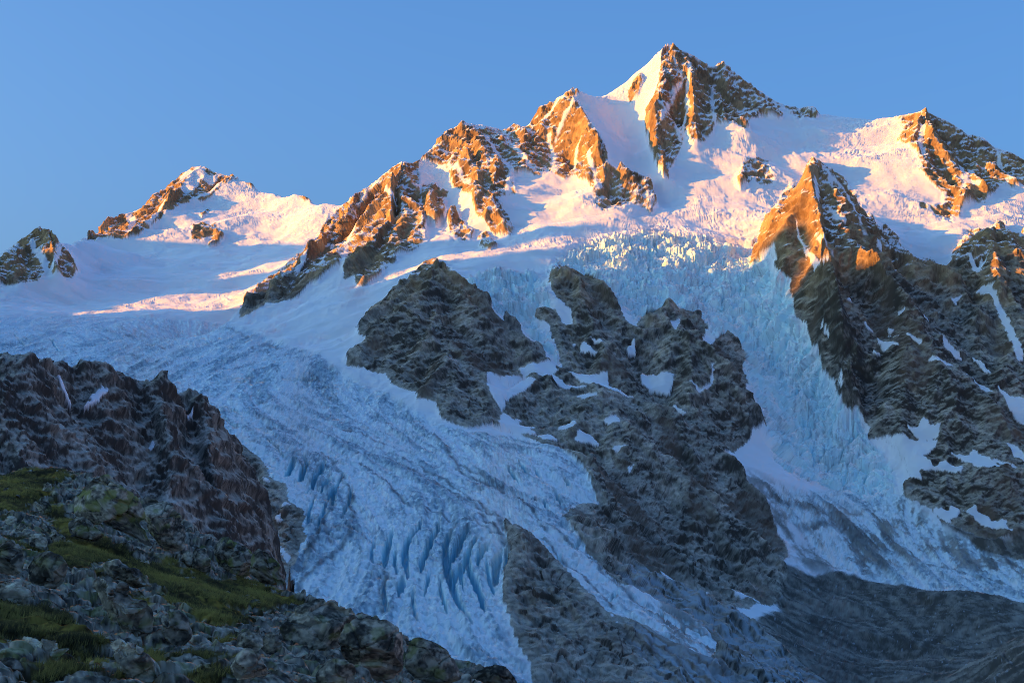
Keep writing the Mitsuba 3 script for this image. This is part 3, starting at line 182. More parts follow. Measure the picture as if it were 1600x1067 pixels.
PATCH = [["rock_buttress",[17,2883,28,2887,39,2891,51,2894,62,2897,73,2908,85,2920,100,2930,115,2948,118,2916,121,2890,106,2875,116,2867,125,2860,134,2853,144,2845,154,2841,165,2835,176,2829,186,2823,197,2818,186,2816,175,2816,164,2816,153,2816,142,2815,131,2819,121,2822,110,2824,99,2827,88,2831,77,2835,66,2840,53,2843,41,2844,28,2842,24,2859,20,2872]],["rock_buttress",[-63,2707,-62,2784,-60,2800,-49,2802,-38,2803,-27,2804,-16,2810,-5,2821,6,2837,17,2844,26,2841,36,2835,46,2826,56,2818,65,2809,56,2797,46,2781,36,2760,27,2737,17,2715,8,2698,-1,2682,-10,2667,-21,2658,-31,2650,-37,2659,-44,2668,-50,2678,-56,2689]],["rock_buttress",[146,2894,157,2894,169,2895,180,2894,191,2892,202,2891,213,2890,227,2893,240,2897,254,2902,253,2877,253,2846,262,2838,272,2831,281,2825,291,2819,301,2814,311,2811,322,2807,312,2806,301,2806,291,2806,281,2806,271,2807,261,2807,251,2809,240,2812,230,2816,219,2820,209,2826,198,2832,188,2845,178,2857,167,2869,157,2881]],["rock_buttress",[346,2975,355,2993,364,2984,373,2974,381,2964,390,2954,402,2954,414,2954,425,2954,437,2954,431,2932,424,2908,414,2879,403,2885,393,2890,383,2896,372,2902,363,2912,354,2922,345,2932,345,2954]],["rock_buttress",[188,3041,201,3049,210,3034,218,3021,226,3008,234,2995,219,2999,204,3002,186,3010]],["rock_buttress",[214,3061,226,3054,237,3047,249,3040,260,3034,247,3025,236,3037,225,3048]],["rock_buttress",[160,2758,171,2759,182,2761,193,2748,204,2737,215,2727,203,2721,191,2717,179,2713,170,2736]],["rock_buttress",[462,2906,469,2898,477,2890,484,2882,491,2874,508,2889,525,2905,530,2923,535,2941,540,2960,547,2960,542,2940,538,2922,533,2904,518,2889,503,2875,489,2862,482,2873,476,2884,469,2895]],["rock_buttress",[-32,2531,-29,2555,-26,2579,-23,2602,-13,2596,-4,2586,5,2577,15,2588,25,2599,20,2578,15,2555,25,2557,35,2557,45,2554,55,2550,47,2539,39,2528,49,2509,58,2488,47,2493,36,2495,24,2495,16,2498,7,2500,-2,2501,-11,2501,-19,2501,-26,2517]],["rock_buttress",[106,2548,117,2554,128,2560,139,2566,150,2573,144,2534,133,2526,122,2518,114,2529,106,2540]],["rock_buttress",[144,2481,150,2503,157,2527,166,2520,176,2512,185,2505,191,2492,197,2480,203,2470,193,2470,184,2470,175,2470,166,2469,157,2469,148,2468,139,2466]],["rock_buttress",[55,2483,65,2489,74,2493,83,2497,92,2500,98,2483,104,2463,93,2457,82,2450,71,2443,64,2468]],["rock_buttress",[214,2578,225,2584,236,2590,247,2597,255,2566,245,2563,234,2560,224,2557]],["rock_buttress",[322,3079,333,3096,345,3114,346,3089,348,3066,335,3058,323,3049]],["rock_buttress",[459,3196,477,3206,495,3216,485,3180,475,3145,465,3112,457,3145]],["rock_buttress",[545,3158,561,3174,578,3191,572,3163,566,3136,561,3111,542,3087,542,3108,543,3132]],["rock_buttress",[163,3060,178,3054,171,3041]],["rock_buttress",[80,3173,97,3162,104,3150,91,3158]],["rock_buttress",[410,2831,416,2821,423,2811,431,2800,438,2790,446,2783,433,2783,426,2791,421,2800,415,2810]],["rock_buttress",[630,2991,639,2995,648,2999,656,3002,656,2991,655,2980,634,2952,634,2970,632,2981]],["rock_buttress",[107,1897,115,1911,123,1925,132,1939,140,1946,148,1953,156,1961,146,1928,136,1887,126,1875,116,1864,111,1881]],["rock_buttress",[251,1898,258,1904,266,1909,273,1915,281,1920,288,1925,294,1925,300,1923,305,1922,311,1917,316,1913,307,1904,298,1893,289,1882,281,1882,274,1881,267,1880,259,1880,255,1890]],["rock_buttress",[413,2062,421,2062,428,2061,436,2059,444,2057,453,2063,462,2070,472,2076,457,2046,448,2043,440,2038,431,2033,422,2028,418,2049]],["rock_buttress",[217,2455,228,2455,239,2456,248,2453,258,2450,245,2445,232,2442,225,2448]],["rock_buttress",[342,2001,350,2000,357,1995,347,1971,345,1988]],["rock_buttress",[251,2395,267,2402,254,2376]],["rock_peak_002",[894,3172,903,3157,911,3141,908,3143,905,3144,895,3160,895,3166]],["rock_peak_002",[1016,3179,1025,3177,1034,3171,1042,3164,1026,3155,1021,3167]],["rock_peak_002",[1043,3139,1052,3133,1059,3125,1067,3116,1075,3107,1082,3097,1089,3086,1096,3074,1088,3082,1079,3089,1070,3095,1060,3097,1049,3098,1047,3110,1045,3124]],["rock_peak_002",[1109,3106,1116,3096,1124,3086,1132,3078,1138,3070,1143,3062,1149,3056,1138,3058,1128,3063,1119,3071,1115,3083,1112,3095]],["rock_peak_002",[1139,3018,1149,3013,1160,3010,1172,3008,1183,3006,1194,3003,1205,3001,1215,2999,1204,2996,1192,2993,1181,2991,1170,2990,1160,2990,1153,2999,1146,3008]],["rock_peak_002",[1220,3129,1225,3119,1230,3108,1235,3096,1241,3089,1247,3081,1252,3072,1258,3063,1237,3059,1230,3069,1224,3078,1217,3086,1218,3101,1219,3115]],["rock_peak_002",[1248,3026,1251,3012,1254,2998,1258,2985,1261,2971,1266,2960,1271,2949,1276,2939,1281,2928,1271,2932,1262,2936,1259,2947,1255,2959,1252,2970,1249,2982,1245,2992,1247,3009]],["rock_peak_002",[1446,3434,1459,3437,1473,3443,1479,3427,1485,3411,1494,3400,1503,3389,1482,3392,1481,3371,1480,3352,1479,3332,1477,3310,1469,3280,1462,3251,1459,3231,1456,3212,1453,3192,1450,3172,1446,3152,1442,3133,1439,3114,1436,3095,1432,3077,1429,3060,1401,3042,1406,3062,1410,3082,1415,3103,1420,3124,1425,3146,1430,3167,1434,3189,1437,3209,1440,3227,1443,3246,1449,3274,1460,3312,1465,3337,1467,3357,1466,3375,1464,3393,1461,3408,1458,3421]],["rock_peak_002",[1516,3670,1513,3629,1514,3598,1512,3564,1528,3586,1544,3610,1539,3585,1557,3600,1575,3615,1558,3594,1542,3573,1526,3554,1511,3536,1496,3518,1494,3540,1494,3566,1499,3596,1506,3628]],["rock_peak_002",[922,3590,922,3565,922,3540,922,3515,922,3490,923,3464,926,3442,928,3418,927,3381,927,3355,931,3342,937,3334,930,3284,914,3302,918,3347,919,3380,921,3419,918,3441,917,3455,915,3469,915,3487,915,3507,915,3528,918,3549,920,3570]],["rock_peak_002",[1011,3100,1021,3098,1032,3096,1042,3093,1024,3089,1017,3095]],["rock_peak_002",[1075,3157,1084,3148,1092,3140,1080,3139]],["rock_peak_002",[1068,3143,1077,3134,1085,3125,1094,3114,1102,3104,1088,3113,1082,3123,1075,3133]],["rock_peak_002",[1343,3367,1360,3379,1378,3391,1394,3399,1377,3380,1357,3355]],["rock_peak_002",[911,3079,901,2997,899,2984,900,2977,892,2986,896,3015]],["rock_peak_002",[1287,3086,1292,3074,1296,3062,1301,3050,1306,3039,1310,3022,1313,3005,1305,3011,1297,3017,1295,3030,1292,3043,1290,3057,1289,3071]],["rock_peak_002",[1110,3174,1118,3166,1126,3159,1134,3153,1117,3154]],["rock_peak_002",[1199,3213,1207,3204,1213,3196,1198,3187]],["rock_peak_002",[972,3216,982,3219,991,3221,1001,3224,1011,3226,989,3213,981,3215]],["rock_peak_002",[815,3611,828,3604,840,3594,851,3581,855,3530,851,3533,847,3535,839,3578,825,3597]],["rock_peak_002",[924,3339,921,3284,927,3264,931,3250,933,3234,937,3221,942,3214,929,3230,926,3250,922,3266,919,3288]],["rock_peak_002",[1166,3538,1169,3528,1172,3518,1175,3507,1176,3491,1177,3475,1169,3480,1161,3483,1162,3500,1164,3519]],["rock_peak_002",[1067,3406,1078,3403,1090,3401,1092,3386,1092,3370,1093,3353,1093,3335,1082,3346,1080,3365,1078,3381,1072,3394]],["rock_peak_002",[1111,3315,1119,3303,1127,3291,1123,3263,1117,3272,1112,3282,1111,3298]],["rock_peak_002",[1034,2890,1044,2885,1054,2882,1064,2879,1070,2886,1077,2893,1083,2901,1087,2892,1091,2883,1095,2875,1106,2868,1117,2863,1112,2854,1106,2845,1101,2837,1090,2841,1078,2845,1068,2847,1059,2850,1050,2863,1042,2875]],["rock_peak_002",[958,2907,969,2905,980,2902,989,2896,998,2889,1007,2880,1015,2874,1023,2867,1032,2862,1040,2856,1049,2853,1059,2850,1068,2846,1077,2843,1086,2840,1098,2829,1088,2818,1077,2816,1065,2813,1054,2811,1058,2799,1061,2788,1065,2772,1075,2775,1084,2778,1094,2781,1101,2774,1107,2766,1113,2758,1119,2749,1125,2740,1117,2725,1110,2730,1102,2736,1094,2743,1087,2749,1079,2755,1071,2760,1063,2765,1051,2766,1040,2768,1030,2772,1025,2751,1016,2761,1008,2772,1001,2784,993,2797,992,2772,983,2776,972,2778,961,2778,960,2794,959,2810,957,2826,960,2842,962,2856,963,2867,964,2876,963,2885,961,2892,960,2900]],["rock_peak_002",[1094,2832,1100,2823,1105,2815,1111,2806,1116,2798,1125,2792,1134,2786,1143,2780,1152,2775,1170,2788,1176,2779,1181,2770,1186,2759,1189,2749,1192,2739,1195,2728,1197,2717,1201,2707,1204,2698,1194,2700,1183,2702,1173,2704,1163,2706,1158,2715,1152,2724,1147,2733,1143,2744,1138,2754,1133,2764,1129,2774,1124,2783,1120,2792,1115,2800,1110,2808,1105,2816,1100,2824]],["rock_peak_002",[1250,2785,1257,2780,1264,2774,1270,2767,1274,2757,1277,2746,1280,2735,1271,2716,1265,2725,1259,2733,1253,2741,1253,2757,1252,2772]],["rock_peak_002",[1021,2670,1029,2666,1037,2662,1045,2657,1053,2653,1060,2659,1067,2664,1073,2654,1080,2644,1074,2637,1068,2629,1059,2629,1049,2630,1049,2613,1042,2622,1035,2630,1028,2638,1026,2649,1023,2659]],["rock_peak_002",[1082,2644,1091,2639,1099,2635,1111,2640,1114,2630,1116,2620,1124,2615,1131,2609,1134,2595,1143,2590,1153,2586,1162,2582,1159,2571,1157,2561,1161,2553,1166,2545,1159,2549,1152,2554,1145,2558,1139,2563,1132,2569,1124,2575,1117,2582,1109,2590,1102,2597,1099,2605,1096,2613,1093,2621,1089,2629,1086,2636]],["rock_peak_002",[1304,2947,1310,2939,1316,2933,1323,2926,1330,2921,1339,2918,1349,2916,1359,2914,1368,2912,1364,2902,1359,2892,1354,2882,1349,2872,1345,2862,1340,2852,1336,2842,1328,2849,1321,2856,1314,2862,1312,2872,1310,2881,1309,2890,1307,2900,1306,2909,1305,2921,1304,2933]],["rock_peak_002",[1251,2974,1268,2969,1271,2958,1275,2948,1279,2938,1282,2928,1276,2937,1270,2946,1264,2956,1257,2965]],["rock_peak_002",[1195,2734,1203,2729,1210,2723,1218,2718,1225,2713,1233,2708,1243,2697,1234,2699,1225,2701,1216,2703,1207,2705,1203,2714,1199,2724]],["rock_peak_002",[1074,2553,1084,2550,1093,2546,1102,2543,1103,2535,1096,2539,1089,2544,1081,2549]],["rock_peak_002",[1030,2619,1036,2610,1042,2600,1047,2589,1053,2582,1059,2573,1065,2566,1056,2571,1047,2577,1043,2588,1039,2599,1035,2609]],["rock_spur",[-437,1923,-427,1918,-416,1897,-427,1896]],["rock_spur",[-386,1773,-376,1776,-367,1758,-376,1758]],["rock_spur",[-376,1692,-372,1700,-369,1709,-362,1701,-365,1686]],["rock_spur",[-355,1671,-349,1658,-342,1645,-336,1636,-329,1627,-325,1608,-331,1608,-338,1621,-344,1633,-348,1645,-352,1658]],["rock_spur",[-380,1812,-373,1813,-367,1815,-364,1802,-376,1798]]]
STREAK = [["mountain",22,[-575,4420,-596,4383,-613,4324,-621,4262,-628,4196,-616,4038,-604,3926,-591,3813]],["mountain",14,[-687,4139,-690,4047,-692,3959]],["mountain",18,[160,4844,171,4798,181,4738,176,4649,168,4518]],["mountain",14,[289,4652,275,4634,266,4599,253,4492]],["mountain",14,[309,4542,318,4451,328,4387,332,4250]],["mountain",15,[828,5106,808,5011,781,4931,777,4850,760,4815,742,4776,737,4711,731,4649]],["mountain",16,[943,5164,924,5061,910,4984,895,4878,884,4792]],["mountain",12,[752,5096,768,5066,780,5019,756,4992,730,4944,702,4882,671,4800,642,4725]],["mountain",16,[647,4830,666,4807,688,4810,710,4812,714,4772,716,4723,716,4668]],["mountain",20,[222,4963,188,4951,153,4929]],["mountain",16,[287,4922,262,4880,240,4869,217,4859,204,4838,192,4811]],["mountain",24,[-112,4799,-88,4756,-64,4713,-42,4663,-21,4552,0,4479,-9,4402,-17,4280]],["mountain",18,[-28,4855,-9,4800,9,4767,27,4718,54,4631,79,4536]],["mountain",16,[-273,4685,-251,4617,-211,4524,-172,4428]],["mountain",12,[-293,4716,-257,4724]],["mountain",14,[-769,4082,-774,4025,-775,3950]],["mountain",16,[-577,4640,-609,4611,-635,4540]],["mountain",14,[-554,4460,-503,4352,-460,4308]],["rock_peak",26,[-2300,5261,-2236,5185,-2169,5088,-2115,4984]],["rock_peak",18,[-2189,5366,-2124,5134,-2106,5020]],["mountain_001",40,[-2482,7098,-2422,7005,-2244,6418]],["mountain_001",40,[-2219,7052,-2240,7011,-2170,6690,-2187,6584]],["mountain_001",90,[-2092,7375,-2100,7255,-2094,7092]],["mountain_001",80,[-2183,7347,-2080,7283,-1987,7254]],["mountain_001",40,[-1914,7194,-1941,7111,-1970,7041,-2030,6966]],["rock_peak_002",14,[1306,4597,1062,3690,1065,3657,1078,3631,1091,3610,1106,3593,1121,3580,1122,3540,1122,3502]],["rock_peak_002",14,[1024,3559,1029,3531,1034,3506,1054,3485]],["rock_peak_002",10,[1215,3627,1211,3574,1251,3607,1293,3641]],["rock_peak_002",10,[951,3434,958,3373,980,3362]],["rock_peak_002",12,[1007,3639,999,3596,991,3556]],["rock_peak_002",10,[1072,3679,1088,3666,1107,3660,1114,3642,1122,3624,1130,3607]],["mountain_002",18,[1810,4666,1832,4646,1852,4621,1868,4589,1863,4506,1820,4422]],["mountain_002",16,[2124,4799,2097,4719,2089,4644,2046,4494]],["mountain_002",20,[1803,4807,1773,4749,1746,4698,1729,4609]],["mountain_002",22,[1909,4557,1838,4466,1857,4443,1874,4418]],["mountain_002",22,[1726,4389,1686,4325]]]
ICE = [["glacier",[-2338,3648,-2315,3660,-2293,3672,-2272,3688,-2458,4044,-2462,4107,-2429,4110,-2397,4113,-2364,4116,-2332,4119,-2299,4122,-2267,4125,-2234,4128,-2201,4131,-2169,4136,-2139,4144,-2109,4153,-2079,4162,-2049,4172,-2019,4181,-1988,4190,-1959,4202,-1937,4234,-1918,4275,-1899,4317,-1879,4358,-1859,4400,-1838,4442,-1807,4463,-1754,4427,-1704,4396,-1656,4372,-1599,4321,-1551,4293,-1506,4271,-1461,4250,-1417,4228,-1373,4206,-1335,4203,-1300,4208,-1264,4213,-1229,4218,-1194,4224,-1158,4229,-1120,4215,-924,3588,-888,3559,-851,3528,-813,3490,-773,3429,-733,3368,-693,3304,-656,3261,-614,3195,-571,3109,-525,3004,-486,2907,-458,2873,-431,2844,-392,2802,-366,2773,-341,2744,-317,2717,-293,2686,-270,2651,-248,2615,-226,2586,-204,2556,-181,2524,-159,2487,-137,2478,-115,2469,-93,2465,-72,2468,-48,2474,-24,2480,0,2484,25,2482,46,2448,65,2384,85,2356,106,2364,123,2316,140,2290,148,2245,156,2199,164,2164,164,2126,165,2102,141,2064,115,1978,116,1923,115,1849,115,1800,124,1788,133,1776,142,1761,149,1732,154,1685,163,1663,172,1644,180,1627,194,1628,208,1630,222,1632,236,1635,250,1638,265,1641,273,1630,282,1617,290,1603,291,1560,292,1516,278,1498,251,1436,236,1432,224,1438,213,1447,201,1456,189,1467,177,1478,165,1489,150,1496,136,1504,119,1517,111,1537,103,1557,94,1578,85,1599,76,1621,62,1633,48,1646,34,1661,20,1677,13,1652,6,1625,0,1592,0,1554,0,1520,0,1486,0,1448,0,1419,0,1396,0,1372,5,1344,11,1316,16,1293,21,1270,25,1248,27,1220,28,1195,29,1172,30,1148,31,1122,32,1093,23,1091,14,1089,5,1088,-4,1086,-13,1084,-22,1080,-31,1080,-40,1080,-49,1080,-58,1080,-67,1080,-76,1080,-84,1080,-93,1080,-102,1080,-111,1080,-120,1080,-129,1080,-138,1080,-147,1080,-156,1080,-165,1080,-174,1080,-183,1080,-191,1080,-200,1080,-209,1080,-218,1080,-227,1080,-236,1080,-245,1080,-254,1080,-263,1080,-272,1080,-281,1080,-290,1080,-298,1080,-307,1080,-316,1080,-325,1080,-334,1080,-343,1080,-352,1080,-361,1080,-370,1080,-379,1080,-388,1080,-397,1080,-405,1080,-414,1080,-423,1080,-432,1080,-441,1080,-450,1080,-459,1080,-468,1080,-477,1080,-486,1080,-495,1080,-503,1080,-510,1080,-517,1080,-524,1080,-530,1080,-537,1080,-544,1080,-551,1080,-557,1080,-566,1083,-584,1105,-604,1129,-624,1153,-645,1179,-667,1205,-690,1233,-715,1263,-740,1293,-767,1325,-793,1356,-810,1370,-823,1377,-835,1384,-849,1392,-870,1413,-905,1455,-943,1500,-971,1529,-982,1532,-988,1542,-993,1549,-998,1557,-1004,1566,-1014,1581,-1070,1669,-1155,1802,-1255,1957,-1362,2125,-1384,2159,-1391,2169,-1395,2176,-1398,2181,-1401,2185,-1403,2189,-1406,2193,-1409,2197,-1411,2201,-1414,2206,-1418,2213,-1427,2225,-1665,2598,-1674,2612,-1686,2631,-2171,3387,-2327,3630,-2333,3639]],["icefall",[102,3485,124,3546,147,3614,182,3668,218,3740,257,3779,296,3810,336,3839,368,3851,401,3864,434,3877,467,3890,501,3905,535,3891,570,3879,604,3869,639,3859,673,3850,701,3818,732,3807,766,3810,800,3813,827,3801,815,3617,836,3585,837,3453,862,3424,863,3397,849,3311,848,3270,853,3254,859,3241,863,3220,866,3195,874,3168,881,3137,887,3107,899,3078,888,2977,903,2961,919,2953,936,2949,942,2938,946,2925,950,2911,963,2899,974,2883,983,2859,987,2824,977,2794,965,2761,934,2762,899,2753,881,2773,862,2789,839,2797,816,2800,788,2799,759,2792,727,2773,714,2794,700,2815,685,2834,678,2871,664,2883,672,2921,687,2986,679,3000,670,3012,661,3026,653,3045,651,3074,649,3104,651,3149,657,3223,617,3183,583,3174,567,3198,551,3227,537,3267,524,3318,509,3356,472,3304,440,3283,408,3259,373,3204,355,3236,339,3297,317,3292,296,3300,275,3311,255,3335,245,3509,211,3534,176,3559,136,3464]],["icefall",[-148,3380,-115,3426,-81,3470,-53,3478,-24,3485,4,3492,33,3499,61,3506,86,3469,108,3370,110,3273,113,3219,89,3200,65,3189,80,3155,96,3126,111,3101,124,3044,128,2995,132,2933,111,2995,89,3058,67,3085,45,3107,23,3132,0,3159,-19,3186,-37,3215,-57,3245,-76,3275,-100,3309,-123,3339]],["glacier_001",[795,2784,827,2805,856,2818,882,2818,906,2811,928,2802,950,2789,969,2772,976,2739,984,2712,995,2691,1004,2669,1014,2649,1024,2629,1033,2607,1047,2591,1061,2575,1074,2560,1087,2545,1101,2530,1114,2514,1126,2499,1138,2483,1150,2466,1168,2460,1186,2454,1204,2448,1221,2441,1238,2434,1255,2427,1272,2420,1289,2414,1308,2411,1327,2409,1346,2407,1319,2358,1281,2290,1237,2212,1188,2123,1174,2131,1160,2138,1146,2146,1132,2154,1118,2162,1103,2169,1089,2177,1074,2184,1059,2193,1045,2202,1031,2212,1018,2222,1004,2233,991,2245,977,2256,963,2268,949,2280,935,2291,917,2300,899,2309,881,2317,862,2326,844,2337,829,2347,813,2358,798,2369,782,2378,765,2386,747,2403,728,2418,708,2428,702,2459,694,2481,683,2494,671,2504,660,2515,648,2527,637,2542,626,2560,618,2585,610,2619,637,2633,663,2648,692,2670,723,2697,759,2743]]]
DEBRIS = [["moraine",[581,2345,607,2347,630,2342,664,2370,698,2395,720,2392,742,2387,762,2379,779,2372,796,2362,811,2352,827,2342,843,2333,861,2322,878,2312,896,2303,914,2293,931,2283,945,2271,959,2259,973,2248,987,2236,1000,2225,1014,2214,1027,2203,1040,2192,1054,2182,1068,2172,1082,2164,1096,2155,1110,2146,1123,2137,1137,2128,1150,2120,1163,2111,1176,2102,931,1663,755,1350,744,1330,738,1319,735,1313,731,1307,728,1301,725,1295,720,1287,713,1274,696,1244,677,1211,660,1179,650,1179,640,1179,631,1179,621,1179,611,1179,602,1179,592,1178,582,1178,572,1178,563,1177,553,1177,543,1176,533,1176,523,1175,513,1174,503,1174,493,1173,484,1172,474,1171,464,1170,454,1169,444,1169,434,1168,424,1167,415,1167,405,1166,395,1166,386,1165,376,1165,366,1164,368,1193,370,1221,369,1242,367,1259,365,1277,364,1303,435,1589,429,1599,423,1614,406,1599,392,1593,377,1587,363,1582,349,1577,341,1587,332,1599,325,1614,317,1631,309,1647,300,1663,291,1679,281,1693,271,1706,261,1723,280,1749,298,1766,316,1779,334,1789,351,1799,369,1809,397,1862,432,1936,467,2009,498,2061,515,2129,535,2212,548,2264]],["scree",[1027,2629,1042,2614,1057,2599,1072,2584,1087,2568,1101,2553,1121,2549,1141,2543,1162,2540,1185,2541,1206,2541,1227,2541,1249,2540,1270,2539,1291,2538,1312,2537,1332,2534,1352,2532,1372,2529,1392,2526,1411,2523,1398,2498,1375,2457,1346,2407,1327,2409,1308,2411,1289,2414,1272,2420,1255,2427,1238,2434,1221,2441,1204,2448,1186,2454,1168,2460,1150,2466,1136,2480,1122,2494,1107,2506,1092,2519,1077,2532,1066,2558,1054,2583,1041,2607]]]
SLAB = [["rock_slab",[133,1496,149,1490,164,1484,177,1473,189,1462,201,1452,212,1442,224,1434,235,1426,245,1423,258,1434,280,1491,298,1537,296,1575,294,1617,285,1630,276,1642,267,1652,252,1650,238,1647,223,1644,209,1642,195,1640,181,1639,173,1659,165,1680,157,1719,137,1737,149,1732,160,1712,187,1787,212,1818,228,1824,244,1823,260,1821,276,1823,293,1831,311,1838,327,1839,343,1839,359,1838,375,1837,384,1816,394,1803,405,1795,417,1789,428,1781,439,1773,450,1765,461,1758,472,1747,482,1737,493,1726,487,1695,375,1294,368,1264,363,1239,356,1205,346,1163,336,1163,326,1162,316,1162,306,1161,296,1161,286,1161,276,1160,266,1160,256,1160,247,1159,237,1159,227,1159,217,1158,207,1157,197,1156,187,1154,177,1150,166,1146,156,1140,145,1133,148,1162,151,1191,154,1220,156,1249,159,1279,162,1308,161,1334,160,1358,159,1381,153,1406,148,1432,143,1452,138,1473]],["dirty",[557,2657,591,2669,621,2666,643,2657,664,2650,686,2647,709,2644,736,2653,763,2661,791,2672,819,2681,843,2678,873,2695,903,2710,931,2716,956,2715,980,2712,990,2688,1000,2665,1011,2643,1020,2621,1028,2595,1042,2579,1055,2562,1069,2547,1082,2531,1095,2516,1107,2501,1120,2484,1131,2467,1142,2449,1118,2399,1101,2405,1084,2413,1067,2422,1051,2430,1033,2438,1016,2446,998,2453,980,2460,962,2466,943,2472,924,2478,899,2464,875,2451,851,2439,828,2428,804,2416,781,2405,759,2394,736,2383,716,2387,696,2388,674,2385,651,2376,627,2364,603,2351,603,2391,602,2425,596,2441,590,2455,583,2471,577,2490,570,2508,563,2527,557,2548,555,2590]],["dirty",[191,1641,204,1644,218,1648,231,1651,246,1653,260,1654,275,1654,285,1642,296,1628,305,1612,303,1565,302,1524,260,1415,245,1416,233,1426,223,1435,213,1445,204,1455,193,1462,183,1469,172,1477,176,1513,184,1578]]]
CREV = [[11,[-150,1821,-152,1783,-158,1765,-163,1745,-164,1722,-165,1699,-162,1664,-158,1631,-154,1599,-149,1569]],[11,[-121,1827,-121,1806,-121,1785,-126,1758,-129,1730,-130,1705,-131,1680,-134,1641,-133,1614,-133,1587]],[11,[-85,1815,-92,1794,-100,1773,-101,1752,-102,1731,-103,1708,-101,1675,-99,1643,-95,1612,-91,1582,-87,1561,-83,1540,-80,1519,-75,1497,-70,1474,-65,1451,-59,1434,-54,1419,-49,1405]],[11,[-69,1786,-73,1769,-77,1751,-81,1734,-84,1710,-87,1685,-90,1661,-93,1621]],[11,[-51,1756,-56,1736,-61,1716,-66,1696,-67,1669,-69,1644,-65,1626,-62,1607,-59,1587,-54,1565,-49,1544,-44,1523,-42,1501,-39,1478,-37,1454]],[11,[-77,1644,-78,1624,-80,1604,-82,1584,-84,1550]],[11,[-33,1718,-40,1701,-46,1685,-48,1666,-50,1648,-52,1631]],[11,[-193,1772,-193,1747,-194,1722,-194,1696,-192,1667,-189,1639,-186,1612]],[11,[-16,1690,-19,1669,-22,1649,-25,1628,-24,1606,-23,1582,-21,1559]],[11,[-156,1577,-156,1555,-156,1533,-156,1513]],[11,[-380,2060,-380,2030,-381,2000,-375,1949,-380,1920]],[11,[-355,2076,-353,2033,-352,1992,-352,1961,-351,1932,-351,1903]],[11,[-331,1994,-331,1955,-331,1917]],[11,[-410,2071,-406,2029,-402,1988,-402,1960,-402,1934]],[11,[-312,1956,-312,1927,-312,1899,-312,1870]],[7,[74,2120,80,2099,85,2074,87,2027,88,1978]],[7,[55,2012,59,1952,63,1902]],[7,[42,2184,50,2159,58,2139]],[7,[97,2180,103,2157,109,2138,116,2124]],[7,[13,2226,18,2194,24,2164,29,2138]],[7,[-8,2175,-1,2148,6,2124,12,2103]],[12,[242,3783,244,3715,246,3666,254,3629]],[12,[287,3785,279,3685]],[12,[409,3829,405,3760,402,3694,412,3659]],[12,[530,3896,510,3850,491,3805,494,3755,498,3713]],[12,[458,3739,462,3687,467,3642]],[12,[548,3570,532,3532,516,3496]],[12,[679,3531,670,3508,661,3484,652,3459]],[6,[-216,1736,-216,1711,-216,1684,-212,1657,-207,1629]],[6,[-7,1689,-8,1668,-9,1650,-9,1629,-15,1595]],[6,[-119,1615,-120,1588,-121,1563,-121,1538,-121,1514]],[6,[-104,1581,-102,1559,-100,1538,-97,1517,-93,1495,-89,1472,-85,1450]],[6,[-179,1708,-178,1678,-176,1649,-172,1621,-167,1594]],[6,[-63,1695,-65,1672,-67,1651,-70,1630,-72,1607,-74,1585,-72,1562,-70,1541,-68,1520]],[6,[-39,1654,-37,1636,-36,1615,-34,1592,-30,1569,-27,1547,-24,1525]],[6,[-184,1577,-181,1553,-178,1529,-176,1507,-171,1484,-167,1461,-162,1440]],[6,[-137,1529,-136,1508,-135,1486,-134,1466,-129,1446,-125,1427,-120,1408]],[6,[-310,2020,-310,1986,-310,1953,-310,1921,-305,1881,-301,1842]],[6,[-287,1970,-284,1941,-281,1912,-278,1882,-278,1849,-278,1817,-278,1787]],[6,[-339,1875,-336,1845,-333,1817,-331,1791,-327,1763,-324,1737]],[6,[-316,1868,-313,1833,-311,1800,-310,1771,-308,1752,-306,1734]],[5,[-1680,3695,-1598,3553,-1526,3429,-1473,3341]],[5,[-1598,3576,-1568,3547,-1538,3519]],[5,[-1501,3561,-1441,3446,-1389,3346,-1335,3242]],[5,[-664,2461,-648,2442,-633,2424,-618,2409,-599,2380,-583,2356,-567,2335]],[5,[-610,2308,-595,2285,-580,2264,-567,2244,-553,2240,-539,2236]],[5,[-495,2180,-480,2157,-466,2136,-452,2117,-440,2085,-427,2055]],[5,[-400,2102,-389,2063,-378,2025,-379,1989,-380,1954]],[5,[-361,2022,-356,1983,-352,1947,-352,1922,-353,1897,-353,1872]],[5,[-332,1988,-331,1954,-331,1921,-330,1889]]]
